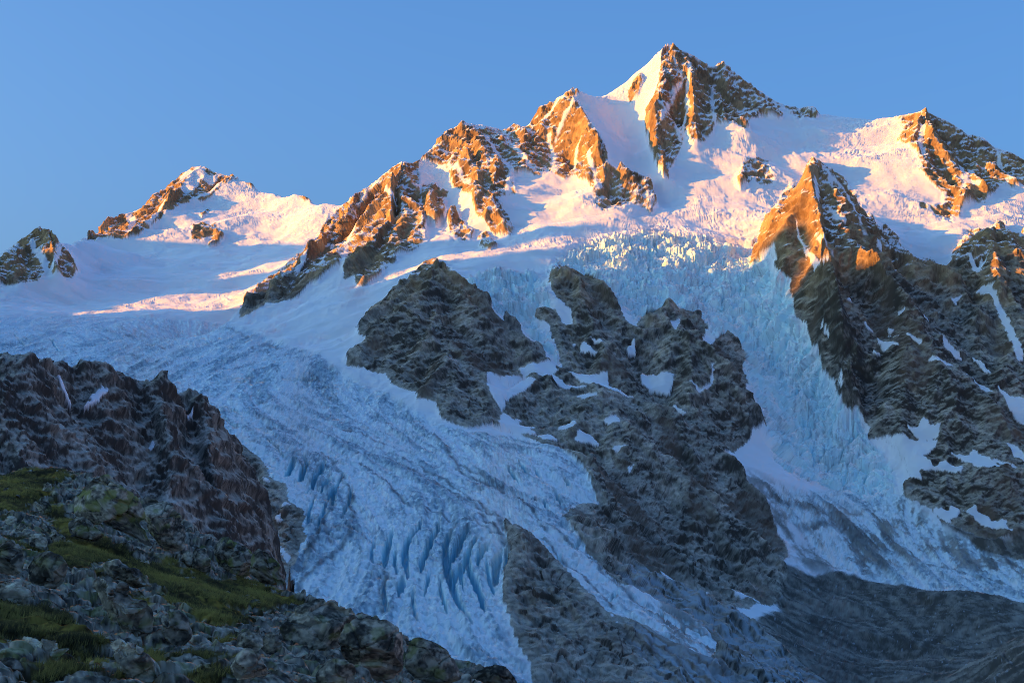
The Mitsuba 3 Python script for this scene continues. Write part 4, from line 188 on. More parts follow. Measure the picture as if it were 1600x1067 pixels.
BAND = [[7,[-364,2127,-348,2089,-333,2054,-318,2023,-307,1995,-297,1969,-287,1942,-279,1908,-272,1872,-264,1837,-261,1803,-259,1773,-258,1748,-262,1723,-266,1700,-271,1678,-275,1661,-279,1643,-283,1626,-287,1608,-292,1588,-296,1569,-300,1550,-304,1533,-308,1518,-312,1503]],[9,[-306,1710,-306,1688,-306,1667,-307,1645,-310,1626,-312,1607,-315,1587,-317,1568,-319,1536]],[6,[-313,1938,-311,1903,-308,1868,-306,1833,-304,1799,-303,1771,-304,1748,-306,1727,-308,1707,-310,1688,-311,1670,-314,1652,-316,1634,-318,1616,-320,1599,-322,1581]],[5,[-291,2108,-277,2081,-264,2056,-252,2032,-240,2009,-228,1987,-216,1965,-203,1940,-191,1914,-180,1893,-166,1881,-153,1871,-139,1860,-126,1849,-114,1841,-103,1833,-92,1825,-81,1817,-70,1808,-59,1799,-49,1784,-38,1769,-27,1753,-17,1738]],[9,[-172,2394,-155,2346,-138,2300,-126,2245,-115,2193,-104,2143,-91,2125,-78,2108,-65,2092,-52,2074,-40,2056,-28,2038,-16,2019,-4,2002,8,1985,19,1969]],[12,[-360,2344,-342,2331,-324,2318,-307,2305,-289,2293,-274,2275,-259,2258]],[9,[-238,2154,-225,2138,-213,2124,-200,2111,-187,2097,-175,2083,-163,2068,-150,2052,-138,2036,-125,2015,-112,1990,-99,1963,-87,1937,-74,1914,-62,1890,-49,1870,-37,1851,-25,1833,-18,1807,-10,1782,-3,1756]],[5,[-211,2169,-196,2151,-182,2134,-169,2117,-155,2099,-141,2081,-129,2059,-116,2038,-103,2013,-91,1984,-79,1955,-67,1928,-55,1903,-43,1881,-31,1860,-19,1842,-7,1825]],[5,[-106,2191,-93,2170,-81,2149,-68,2129,-56,2109,-43,2089,-32,2069,-20,2045,-10,2017,0,1990,10,1963,19,1938,28,1913,37,1890,42,1851,47,1820,52,1791]],[8,[-54,1843,-45,1824,-37,1805,-29,1786,-21,1766,-16,1738,-12,1711,-7,1686,-3,1666]],[6,[-196,1712,-193,1683,-191,1654,-188,1626,-186,1599,-183,1574,-180,1549,-177,1526,-173,1503,-170,1481,-167,1459]],[12,[-938,3577,-892,3531,-861,3489,-828,3438]],[10,[-777,3277,-760,3302,-743,3325,-707,3280,-671,3231,-689,3223,-706,3216,-723,3209,-740,3202]],[14,[-615,3439,-597,3453,-579,3467,-561,3482,-544,3501,-519,3516,-494,3534]],[10,[-640,3394,-618,3384,-596,3374]],[16,[-610,3448,-584,3441,-558,3433,-532,3425,-519,3441,-506,3456,-492,3472,-471,3468,-451,3463,-430,3459]],[12,[-810,3658,-789,3670,-767,3681,-746,3691,-718,3696,-689,3693]],[8,[-650,3412,-623,3393,-596,3374]],[7,[63,1812,71,1797,79,1782,87,1771,94,1760,102,1752,110,1740,118,1729,125,1713,132,1693,138,1675,145,1660,151,1649,158,1637,164,1627,170,1616,176,1607,182,1597,188,1586,196,1580,204,1573,211,1565,218,1555,224,1540,226,1504,230,1482,235,1468,240,1456,245,1443,251,1434]],[6,[51,1742,59,1725,66,1709,74,1694,82,1678,88,1660,95,1642,102,1625,108,1607,114,1590,121,1575,128,1560,134,1545,141,1530,147,1515]],[12,[620,2600,639,2602,657,2604,675,2607,694,2612,712,2616,730,2621,748,2626,767,2631,779,2626,792,2620,804,2612,814,2600,822,2584,830,2566,838,2549,845,2533,852,2516]],[10,[980,2746,988,2725,996,2708,1005,2692,1014,2677,1022,2660,1030,2644,1038,2627,1046,2610,1055,2596,1064,2581,1073,2565,1081,2549,1088,2533,1097,2517,1105,2501,1113,2485,1120,2467,1126,2448,1133,2430]],[14,[605,2477,623,2496,640,2512,658,2526,675,2540,695,2551,715,2564,735,2579,756,2594,768,2588,780,2579]],[10,[784,2592,797,2586,810,2575,822,2564,834,2553,846,2542,857,2531,871,2525,884,2519,897,2513,910,2507,922,2499,934,2489,944,2477,955,2465,965,2452,976,2443,987,2434,997,2424,1008,2413,1018,2402,1027,2391,1037,2380,1047,2368,1056,2357]],[9,[1038,2488,1049,2476,1061,2463,1072,2449,1082,2434]],[14,[-2206,4731,-2184,4751,-2166,4779,-2150,4812,-2134,4847,-2117,4879,-2094,4900,-2068,4914,-2041,4926,-2015,4940,-1995,4969,-2004,5074,-1990,5122,-1966,5142,-1941,5162,-1918,5185,-1902,5229,-1920,5371,-1915,5457,-1894,5498,-1864,5514,-1832,5527,-1801,5541,-1769,5554,-1682,5378,-1611,5250,-1568,5207]],[10,[-2162,5651,-2132,5673,-2101,5691,-2090,5753,-2078,5814,-2117,5797,-2155,5779]],[14,[-1872,5021,-1848,5048,-1824,5075,-1798,5100,-1772,5125,-1695,5015]],[12,[-1720,5824,-1717,5974,-1706,6098,-1664,6097,-1622,6096,-1580,6094,-1539,6095,-1493,6067,-1446,6034,-1393,5975,-1339,5909,-1287,5844,-1235,5781]]]
SPUR_SNOW = [[-411.9,996.5,-410.9,1000.1,-409.3,998.7,-408.1,998.0,-406.5,996.5,-404.9,996.5,-403.3,996.5,-401.4,995.8,-399.4,995.8,-397.5,995.8,-395.6,995.8,-397.7,991.5,-399.4,991.5,-400.8,990.8,-402.5,990.8,-403.9,990.1,-405.4,991.5,-406.7,992.2,-408.2,993.7,-409.4,994.4,-410.5,995.1],[-388.4,998.7,-388.3,1003.8,-387.9,1008.1,-388.1,1014.0,-388.0,1019.1,-386.9,1025.0,-385.6,1030.2,-383.9,1034.7,-381.3,1033.2,-378.4,1040.7,-378.9,1033.9,-379.6,1028.0,-380.3,1022.0,-381.3,1016.9,-382.3,1011.8,-383.7,1008.1,-385.1,1004.5,-386.7,1001.6],[-342.9,1038.4,-342.9,1042.9,-342.6,1046.7,-337.3,1038.4,-338.6,1036.9,-339.7,1034.7],[-334.4,1110.6,-335.3,1123.5,-334.9,1132.4,-332.9,1135.7,-330.1,1136.5,-327.6,1133.3,-331.9,1132.4,-334.4,1125.1]]
BOULDERS = [[130.6,0.75,1.0,1.0,5,[-54.53,-12.07,-54.79,-11.19,-53.52,-9.74,-51.74,-9.08,-49.46,-9.16,-47.69,-9.99,-45.91,-11.82,-44.64,-13.6,-44.13,-15.62,-43.12,-17.91,-42.74,-19.18,-44.64,-18.67,-46.67,-17.27,-48.19,-16.13,-49.71,-15.12,-51.24,-14.36,-53.27,-13.65],"large rounded boulder speckled with yellow-green lichen, topmost on the hillside"],[143.7,0.75,0.6,1.05,5,[-49.82,-11.89,-48.56,-12.17,-46.89,-13.01,-44.66,-14.68,-43.54,-16.91,-42.93,-19.43,-43.82,-21.1,-46.05,-21.24,-47.45,-18.87,-48.56,-16.08,-49.68,-13.84],"tall grey boulder right beside the largest lichen boulder"],[128.6,0.75,0.5,1.0,4,[-53.26,-15.14,-51.97,-13.89,-50.47,-14.14,-49.22,-15.39,-47.67,-16.69,-48.22,-17.51,-50.47,-17.51,-52.21,-16.51],"low grey boulder in front of the lichen boulder"],[164.0,0.75,0.4,1.1,4,[-70.73,-13.89,-70.25,-12.68,-68.98,-12.78,-68.82,-14.21,-69.61,-14.91],"small pale boulder left of the lichen boulder on the top turf"],[151.4,0.75,0.3,1.1,4,[-66.34,-14.74,-65.02,-14.24,-63.84,-14.89,-63.07,-15.83,-64.43,-16.21,-65.75,-15.83],"small angular grey boulder under the pale one on the upper turf"],[136.8,0.75,0.3,1.0,4,[-41.51,-19.83,-40.93,-18.76,-40.26,-19.29,-39.73,-20.76,-39.54,-22.11,-40.39,-22.0,-41.19,-21.15],"left one of two upright narrow boulders leaning together"],[136.5,0.75,0.3,1.0,4,[-40.0,-18.99,-39.39,-18.33,-38.46,-18.99,-37.79,-20.58,-37.45,-22.04,-38.33,-22.7,-39.39,-22.17,-39.78,-20.58],"right one of two upright narrow boulders leaning together"],[146.7,0.75,0.8,1.0,5,[-40.61,-19.26,-39.89,-17.9,-37.61,-19.03,-35.9,-20.12,-34.76,-22.68,-34.19,-24.53,-36.47,-24.68,-38.75,-23.82,-40.18,-21.26],"broad rough boulder between the upright pair and the dark end rock"],[144.1,0.75,0.6,0.75,4,[-35.27,-19.76,-33.59,-19.7,-31.85,-20.88,-30.51,-23.26,-29.81,-25.86,-31.63,-25.64,-33.87,-24.24,-34.99,-21.72],"dark tall boulder with lichen at the drop above the glacier"],[92.0,0.75,0.3,1.0,4,[-43.97,-12.08,-42.9,-11.69,-42.0,-12.08,-41.33,-13.07,-41.25,-14.59,-42.0,-15.39,-43.97,-15.3],"rounded grey boulder cut by the left edge of the picture, middle height"],[86.3,0.75,0.3,0.65,4,[-38.64,-14.02,-38.56,-12.67,-37.72,-12.14,-36.38,-12.37,-35.21,-13.09,-34.67,-14.18,-35.04,-15.36,-36.38,-15.61,-37.72,-15.19],"dark rounded boulder right of the boulder at the left edge"],[96.3,0.9,0.2,1.0,4,[-36.68,-14.8,-35.55,-14.56,-33.87,-14.9,-32.56,-15.64,-31.44,-16.77,-31.29,-17.37,-32.75,-17.14,-34.43,-16.39,-35.93,-15.64],"long low whaleback rock above the central outcrop"],[68.1,0.75,0.55,0.85,5,[-27.78,-13.18,-27.51,-11.59,-26.72,-10.86,-25.4,-11.59,-23.81,-12.38,-22.49,-12.78,-21.56,-13.7,-21.3,-15.16,-21.96,-15.62,-23.81,-15.29,-25.4,-14.89,-26.85,-14.1],"big dark outcrop with a steep front face left of centre foreground"],[72.4,0.75,0.2,0.8,4,[-24.06,-13.59,-23.08,-13.66,-22.09,-14.3,-21.53,-15.14,-21.28,-16.13,-21.81,-16.62,-22.66,-16.41,-22.94,-14.86],"dark block at the right end of the big outcrop"],[52.1,0.35,0.2,1.25,5,[-20.76,-10.75,-19.95,-10.9,-18.64,-11.71,-17.42,-12.42,-16.41,-13.03,-15.5,-13.73,-17.22,-13.84,-18.64,-12.72,-19.95,-11.61],"long smooth grey slab slanting down to the bottom edge"],[52.8,0.3,0.8,1.5,5,[-25.01,-11.23,-23.99,-11.29,-22.96,-11.54,-21.83,-12.11,-20.81,-12.72,-20.19,-13.13,-21.12,-13.23,-22.35,-12.93,-23.47,-12.26,-24.6,-11.64],"pale green striped slab near the lower left corner"],[76.8,0.4,0.4,1.25,4,[-36.68,-12.69,-35.34,-12.84,-34.29,-13.28,-33.25,-14.1,-32.95,-14.55,-34.29,-14.4,-36.68,-13.96],"pale flat slab at the left edge above the striped slab"],[49.1,0.75,0.3,1.1,4,[-23.18,-11.98,-22.71,-11.7,-22.13,-11.94,-21.92,-12.36,-22.23,-12.65,-23.18,-12.65],"small rounded stone block in the lower left corner"],[78.3,0.75,0.3,1.35,4,[-20.0,-17.43,-19.62,-16.7,-18.71,-16.59,-17.95,-17.13,-17.83,-18.04,-18.56,-18.34,-19.62,-18.19],"bright speckled boulder left of the dark hollow on the right"],[61.4,0.75,0.3,1.25,4,[-15.86,-14.74,-15.39,-14.2,-14.55,-14.26,-13.83,-14.98,-13.57,-16.17,-14.55,-16.41,-15.5,-15.93],"speckled boulder at the bottom edge below the bright one"],[81.6,0.75,0.6,0.95,4,[-18.95,-17.86,-18.4,-17.35,-17.45,-17.7,-17.05,-18.49,-17.6,-19.21,-18.56,-19.05],"grey boulder on the rim of the dark hollow"],[95.5,0.9,0.3,1.0,5,[-20.21,-19.21,-19.1,-18.38,-17.99,-17.91,-16.32,-17.27,-14.84,-17.91,-13.35,-18.47,-13.72,-19.95,-15.02,-21.81,-16.69,-22.64,-18.54,-21.81,-19.84,-20.88],"big fissured boulder on the crest above the glacier"],[85.0,0.9,0.3,0.9,5,[-13.62,-18.75,-13.2,-17.43,-11.88,-16.77,-10.56,-17.18,-9.08,-17.27,-8.25,-18.75,-8.42,-21.06,-9.24,-22.38,-11.88,-22.38,-13.37,-20.73],"wide dark boulder on the crest right of the fissured one"],[72.3,0.75,0.4,1.0,4,[-13.27,-18.06,-12.78,-17.29,-11.8,-17.15,-10.67,-17.57,-9.97,-18.48,-10.11,-19.47,-13.06,-19.47],"rounded boulder at the bottom edge below the fissured boulder"],[98.8,0.75,0.5,0.7,5,[-10.36,-21.22,-9.59,-20.93,-8.06,-21.7,-6.14,-22.46,-4.8,-23.42,-3.74,-24.38,-3.64,-26.01,-6.14,-26.21,-8.82,-25.63,-9.98,-23.71],"long dark rock sloping along the crest near the glacier foot"],[114.3,0.75,0.4,0.6,4,[-4.44,-28.56,-3.33,-28.33,-1.55,-27.85,-0.44,-28.33,0.67,-29.33,1.78,-30.33,-2.22,-31.0,-4.22,-30.11],"last dark rock of the crest, farthest right at the bottom edge"],[134.1,0.75,0.2,1.2,4,[-62.0,-15.01,-60.96,-14.61,-60.57,-15.79,-61.48,-16.18],"first small grey stone of the pile on the left turf"],[129.4,0.75,0.2,1.2,4,[-58.81,-15.23,-57.55,-14.98,-57.18,-16.24,-58.43,-16.49],"middle stone of the pile on the left turf"],[115.5,0.75,0.2,1.2,4,[-51.49,-14.72,-50.25,-14.27,-49.02,-15.73,-48.91,-16.29,-50.48,-15.95],"pale greenish flat stone below the pile on the left turf"],[139.8,0.75,0.2,1.2,4,[-62.21,-15.38,-61.12,-14.97,-60.31,-15.92,-61.39,-16.46],"upper right stone of the pile on the left turf"],[134.4,0.75,0.2,1.2,4,[-58.34,-15.56,-56.77,-15.82,-56.38,-16.73,-57.69,-16.86],"stone at the right end of the pile on the left turf"],[123.6,0.75,0.2,1.2,4,[-52.34,-15.51,-51.25,-15.27,-50.41,-16.47,-51.61,-16.71],"lowest right stone of the pile on the left turf"]]
TURF = [[-89.6,187.4,-88.7,187.1,-87.9,187.1,-87.2,187.1,-88.9,192.0,-88.2,192.0,-90.0,197.4,-90.1,199.0,-89.8,200.2,-89.2,200.6,-89.0,201.8,-88.2,201.8,-87.4,201.8,-86.3,201.0,-85.0,199.8,-83.9,199.0,-82.3,197.0,-81.0,195.8,-80.3,195.8,-79.2,195.1,-78.0,193.9,-77.2,193.9,-76.2,193.1,-75.1,192.8,-74.0,192.0,-72.8,191.2,-73.8,192.0,-74.5,192.0,-75.4,192.8,-76.1,192.8,-76.7,192.4,-77.4,192.4,-77.0,190.1,-76.8,188.2,-76.4,186.0,-75.1,181.6,-72.8,175.2,-70.7,169.3,-69.1,164.7,-68.9,162.7,-68.7,160.8,-68.5,158.9,-68.4,157.3,-68.2,155.4,-67.7,153.3,-67.0,150.8,-66.1,147.9,-65.7,145.8,-65.4,143.8,-65.0,141.8,-65.0,140.7,-65.1,139.6,-65.2,138.7,-65.2,137.6,-65.2,136.5,-67.0,140.1,-68.7,143.8,-70.5,147.6,-72.7,152.1,-74.7,156.4,-76.4,159.8,-78.1,163.4,-79.8,167.0,-82.9,173.4,-85.9,179.8],[-69.0,187.1,-68.1,186.0,-67.1,184.9,-65.9,183.0,-65.0,181.9,-64.3,181.9,-63.0,180.1,-62.3,177.3,-63.2,178.3,-64.2,179.8,-65.8,183.0,-67.0,184.9,-67.9,186.0],[-67.9,161.1,-66.8,159.5,-65.6,157.6,-64.3,155.7,-63.2,153.9,-62.0,152.1,-60.7,149.9,-59.6,148.2,-58.8,147.6,-57.8,146.7,-57.0,146.1,-56.3,145.5,-55.5,145.0,-54.6,143.8,-53.9,142.9,-53.1,142.1,-52.3,141.0,-51.5,139.8,-50.7,138.7,-49.9,137.6,-49.2,136.8,-48.4,135.7,-47.6,134.6,-46.9,133.8,-46.2,132.8,-45.4,131.7,-44.8,130.9,-44.6,132.0,-44.5,133.3,-44.5,134.6,-44.5,136.3,-44.4,137.6,-44.4,139.3,-44.2,140.7,-44.0,142.1,-43.7,143.2,-42.9,141.8,-42.0,140.1,-41.1,138.5,-40.2,136.8,-39.4,135.2,-39.1,136.0,-38.8,136.8,-38.5,137.6,-38.2,138.5,-37.9,139.3,-37.8,141.0,-37.9,142.9,-37.7,144.4,-37.6,145.8,-37.4,147.0,-37.2,148.2,-37.0,149.3,-36.7,150.5,-36.4,151.4,-36.2,152.7,-35.6,152.4,-35.1,152.4,-34.6,152.4,-34.1,152.1,-33.6,152.1,-33.0,151.8,-32.6,152.1,-30.7,145.5,-29.9,144.1,-30.0,141.8,-30.0,139.3,-29.9,136.8,-29.8,134.1,-29.6,130.7,-29.3,127.3,-29.0,124.1,-28.7,120.9,-28.5,118.5,-27.8,113.7,-27.1,109.0,-26.4,106.9,-25.7,105.0,-25.0,103.1,-24.3,100.9,-24.3,99.5,-24.3,97.9,-24.4,96.5,-24.4,95.2,-24.5,94.1,-24.6,92.9,-24.7,92.0,-24.8,91.1,-25.2,91.7,-25.7,92.2,-26.2,92.8,-26.6,93.3,-27.1,93.9,-27.6,94.4,-28.1,95.0,-28.6,95.6,-29.2,96.5,-29.8,97.5,-30.4,98.3,-30.9,98.9,-31.4,99.5,-31.9,100.3,-32.6,101.5,-33.4,102.9,-34.3,104.7,-35.6,107.7,-36.5,109.4,-37.5,111.2,-38.5,113.2,-39.8,115.7,-41.1,118.3,-42.1,119.9,-42.8,120.9,-43.5,121.6,-43.6,120.7,-43.7,119.7,-43.8,118.8,-43.9,117.6,-43.7,116.0,-43.4,113.9,-42.8,111.4,-42.4,109.2,-41.9,107.1,-41.8,105.8,-41.7,104.7,-41.9,104.1,-42.6,105.2,-43.5,106.4,-44.5,107.9,-45.6,109.7,-46.8,111.9,-48.2,114.1,-49.0,115.3,-49.5,115.3,-49.8,115.0,-50.3,115.0,-50.7,115.0,-51.2,115.0,-51.6,115.0,-53.1,117.6,-55.6,122.4,-54.5,120.9,-53.6,119.7,-52.9,119.0,-52.3,118.8,-51.8,118.5,-51.4,118.5,-51.0,118.5,-50.6,118.5,-50.3,118.8,-50.4,120.2,-50.7,121.9,-50.9,123.6,-51.0,125.1,-52.6,128.4,-55.0,133.6,-57.1,137.9,-58.7,141.2,-60.3,144.7,-61.7,147.9,-63.0,150.5,-64.2,153.3,-65.5,156.0,-66.7,158.6],[-41.9,104.1,-41.4,103.9,-41.0,103.9,-40.7,103.9,-40.3,103.9,-39.9,103.9,-39.6,103.9,-38.8,102.9,-38.0,101.7,-37.4,100.9,-36.8,100.1,-36.1,99.3,-35.6,98.7,-35.1,98.3,-34.6,97.7,-34.2,97.3,-33.7,96.7,-33.2,96.1,-32.8,95.8,-32.3,95.0,-31.8,94.4,-31.3,93.7,-31.7,94.1,-32.1,94.2,-32.6,94.6,-32.9,94.8,-33.4,95.2,-33.8,95.4,-34.2,95.6,-34.6,95.8,-34.9,96.0,-35.4,96.3,-35.8,96.5,-36.2,96.7,-36.7,97.1,-37.2,97.5,-37.6,97.9,-38.3,98.9,-39.0,99.9,-39.7,100.9,-40.4,101.9,-41.1,102.9],[-38.2,80.0,-38.1,80.4,-37.8,80.5,-37.7,80.8,-37.1,80.0,-36.4,79.1,-35.7,78.1,-35.0,77.2,-34.5,76.6,-33.9,75.8,-33.5,75.7,-33.1,75.4,-32.8,75.2,-32.5,75.1,-32.1,74.9,-31.8,74.8,-31.5,74.6,-31.0,74.2,-30.7,73.9,-30.2,73.5,-29.8,73.0,-29.4,72.6,-29.0,72.2,-28.6,71.9,-28.0,70.7,-27.4,69.8,-26.9,68.9,-26.4,68.1,-25.9,67.3,-25.5,66.6,-25.0,65.8,-24.6,65.2,-24.2,64.7,-23.8,64.2,-23.5,63.6,-23.0,63.0,-22.7,62.5,-22.3,62.0,-21.9,61.4,-22.0,60.9,-22.0,60.2,-21.9,59.5,-21.9,58.6,-22.2,59.0,-22.6,59.4,-22.9,59.6,-23.2,59.8,-23.6,60.1,-23.9,60.5,-24.3,60.9,-24.6,61.3,-25.0,61.6,-25.3,62.0,-25.7,62.4,-26.0,62.8,-26.3,63.0,-26.7,63.4,-27.1,63.8,-27.4,64.0,-27.8,64.4,-28.1,64.8,-28.5,65.1,-28.9,65.4,-29.0,65.3,-29.3,65.3,-29.5,65.3,-29.7,65.2,-29.9,65.2,-30.1,65.1,-30.3,65.1,-30.6,65.1,-30.9,65.2,-31.2,65.3,-31.8,66.5,-32.4,67.8,-33.1,69.2,-33.9,70.9,-34.8,72.9,-36.0,75.2,-37.1,77.7],[-29.2,61.2,-29.1,61.4,-29.0,61.6,-28.8,61.8,-28.5,61.5,-28.1,61.2,-27.7,60.8,-27.4,60.5,-27.1,60.2,-26.7,59.8,-26.2,59.1,-25.7,58.3,-25.0,57.1,-24.3,56.0,-23.7,55.0,-23.1,54.0,-23.3,54.0,-23.6,54.0,-23.8,54.0,-24.0,54.0,-24.2,54.0,-24.4,53.9,-24.6,53.9,-24.8,53.9,-25.0,53.9,-25.1,53.8,-25.3,53.8,-25.5,53.8,-25.7,53.8,-26.5,55.5,-27.4,57.4,-28.2,59.0,-28.8,60.2],[-23.8,66.5,-23.5,66.5,-23.3,66.6,-23.1,66.8,-22.8,66.8,-22.6,66.9,-22.4,67.0,-22.2,67.2,-21.8,66.6,-21.4,66.2,-21.1,65.8,-20.8,65.4,-20.4,65.1,-20.1,64.7,-19.7,63.6,-19.2,62.5,-18.8,61.4,-18.3,59.9,-18.6,60.4,-19.0,60.9,-19.3,61.3,-19.6,61.6,-20.0,62.1,-20.4,62.5,-20.7,62.9,-21.1,63.4,-21.5,63.8,-21.8,64.2,-22.2,64.7,-22.6,65.1,-23.0,65.6,-23.3,66.0],[-21.1,71.3,-20.7,71.2,-20.5,71.2,-20.1,71.0,-19.9,71.0,-19.5,70.9,-19.3,70.9,-19.0,70.7,-18.7,70.7,-18.4,70.7,-18.1,70.6,-17.5,68.4,-17.0,66.4,-16.5,64.5,-16.1,62.9,-15.8,61.5,-15.9,61.2,-16.0,60.8,-16.1,60.4,-16.2,60.1,-16.4,59.7,-16.5,59.4,-16.6,59.0,-16.6,58.5,-16.7,58.2,-16.9,57.8,-17.3,59.4,-17.9,61.2,-18.3,62.6,-18.7,63.9,-19.2,65.3,-19.8,67.2,-20.4,69.2],[-22.5,53.4,-22.4,53.7,-22.3,53.9,-22.2,54.2,-22.2,54.5,-22.0,54.7,-22.0,55.0,-21.9,55.4,-21.8,55.6,-21.7,55.9,-21.6,56.2,-21.0,54.9,-20.4,53.8,-19.8,52.9,-19.4,52.1,-19.0,51.5,-19.2,51.4,-19.3,51.2,-19.4,51.0,-19.5,50.8,-19.6,50.6,-19.7,50.5,-19.8,50.3,-19.9,50.1,-20.0,49.9,-20.2,49.8,-20.3,49.6,-20.4,49.5,-20.5,49.3,-20.7,49.2,-20.8,49.0,-21.2,50.1,-21.8,51.6],[-22.7,86.0,-22.8,88.1,-23.0,90.4,-22.3,87.5,-21.6,84.5,-20.8,81.2,-21.4,82.8,-22.1,84.5],[-28.4,119.7,-28.6,122.9,-29.0,126.3,-29.3,129.9,-29.5,133.3,-29.6,136.3,-29.6,138.5,-29.2,139.0,-28.7,139.0,-28.1,139.0,-27.6,139.0,-27.1,139.0,-26.6,139.0,-26.0,139.0,-42.7,232.9,-42.0,233.9,-24.8,135.7,-24.4,130.7,-24.7,129.9,-25.1,129.4,-25.4,128.6,-25.7,127.8,-25.9,126.8,-26.2,125.8,-26.4,124.6,-26.5,123.1,-26.6,121.6,-26.7,120.2,-26.9,119.0,-27.0,117.8,-27.2,116.9]]

# ---------------------------------------------------------------- the survey: plan positions and heights in metres
FARF = Field(-4300, 3700, 900, 8700, 15.0)


def ground_tin():
    return ndimage.gaussian_filter(tin(FARF, TIN["lines"], TIN["points"], 50.0), 0.8)


# ---------------------------------------------------------------- shared building
mat = lambda **k: {"type": "twosided", "bsdf": {"type": "principled", **k}}  # noqa: E731
scene["rock_face"] = mat(base_color={"type": "mesh_attribute", "name": "vertex_color"}, roughness=0.9, specular=0.2)
scene["snow_surface"] = mat(base_color={"type": "mesh_attribute", "name": "vertex_color"}, roughness=0.75, specular=0.2)
scene["ice_surface"] = mat(base_color={"type": "mesh_attribute", "name": "vertex_color"}, roughness=0.45, specular=0.4)


def normals_of(v, f):
    c = np.cross(v[f[:, 1]] - v[f[:, 0]], v[f[:, 2]] - v[f[:, 0]])
    n = np.zeros_like(v)
    for a in range(3):
        for k in range(3):
            n[:, k] += np.bincount(f[:, a], c[:, k], len(v))
    return n / np.maximum(np.linalg.norm(n, axis=1, keepdims=True), 1e-9)


def put(key, v, f, n, color, bsdf, **said):
    """One entry of the scene from some faces of a larger surface; the normals come from the whole surface, so neighbours meet without a seam."""
    used = np.zeros(len(v), bool)
    used[f] = True
    new = np.cumsum(used) - 1
    path = meshkit.write_ply((v[used], new[f]), False, None, None if color is None else color[used], normals=None if n is None else n[used])
    scene[key] = {"type": "ply", "filename": path, "face_normals": n is None, "bsdf": {"type": "ref", "id": bsdf}}
    if said:
        labels[key] = said


def grid_faces(keep):
    """Triangles of a rows x columns grid whose four corners are all kept, in terms of the kept points' numbers."""
    num = np.cumsum(keep.ravel()).reshape(keep.shape) - 1
    a, b, c, d = num[:-1, :-1], num[:-1, 1:], num[1:, 1:], num[1:, :-1]
    ok = keep[:-1, :-1] & keep[:-1, 1:] & keep[1:, 1:] & keep[1:, :-1]
    a, b, c, d = (q[ok] for q in (a, b, c, d))
    flip = (a + d) % 2 == 0
    t1 = np.where(flip[:, None], np.stack([a, b, c], 1), np.stack([a, b, d], 1))
    t2 = np.where(flip[:, None], np.stack([a, c, d], 1), np.stack([b, c, d], 1))
    return np.vstack([t1, t2])


def lerp3(a, b, t):
    return np.asarray(a, f32) * (1 - t)[:, None] + np.asarray(b, f32) * t[:, None]


def spur_tin():
    field = Field(-420, 120, 600, 1360, 6.0)
    return field, ndimage.gaussian_filter(tin(field, SPUR["lines"], SPUR["points"], 18.0), 0.7)


def hull_of(data):
    return shapely.MultiPoint(lines_to_points(data["lines"], data["points"], 1e9)[:, :2]).convex_hull


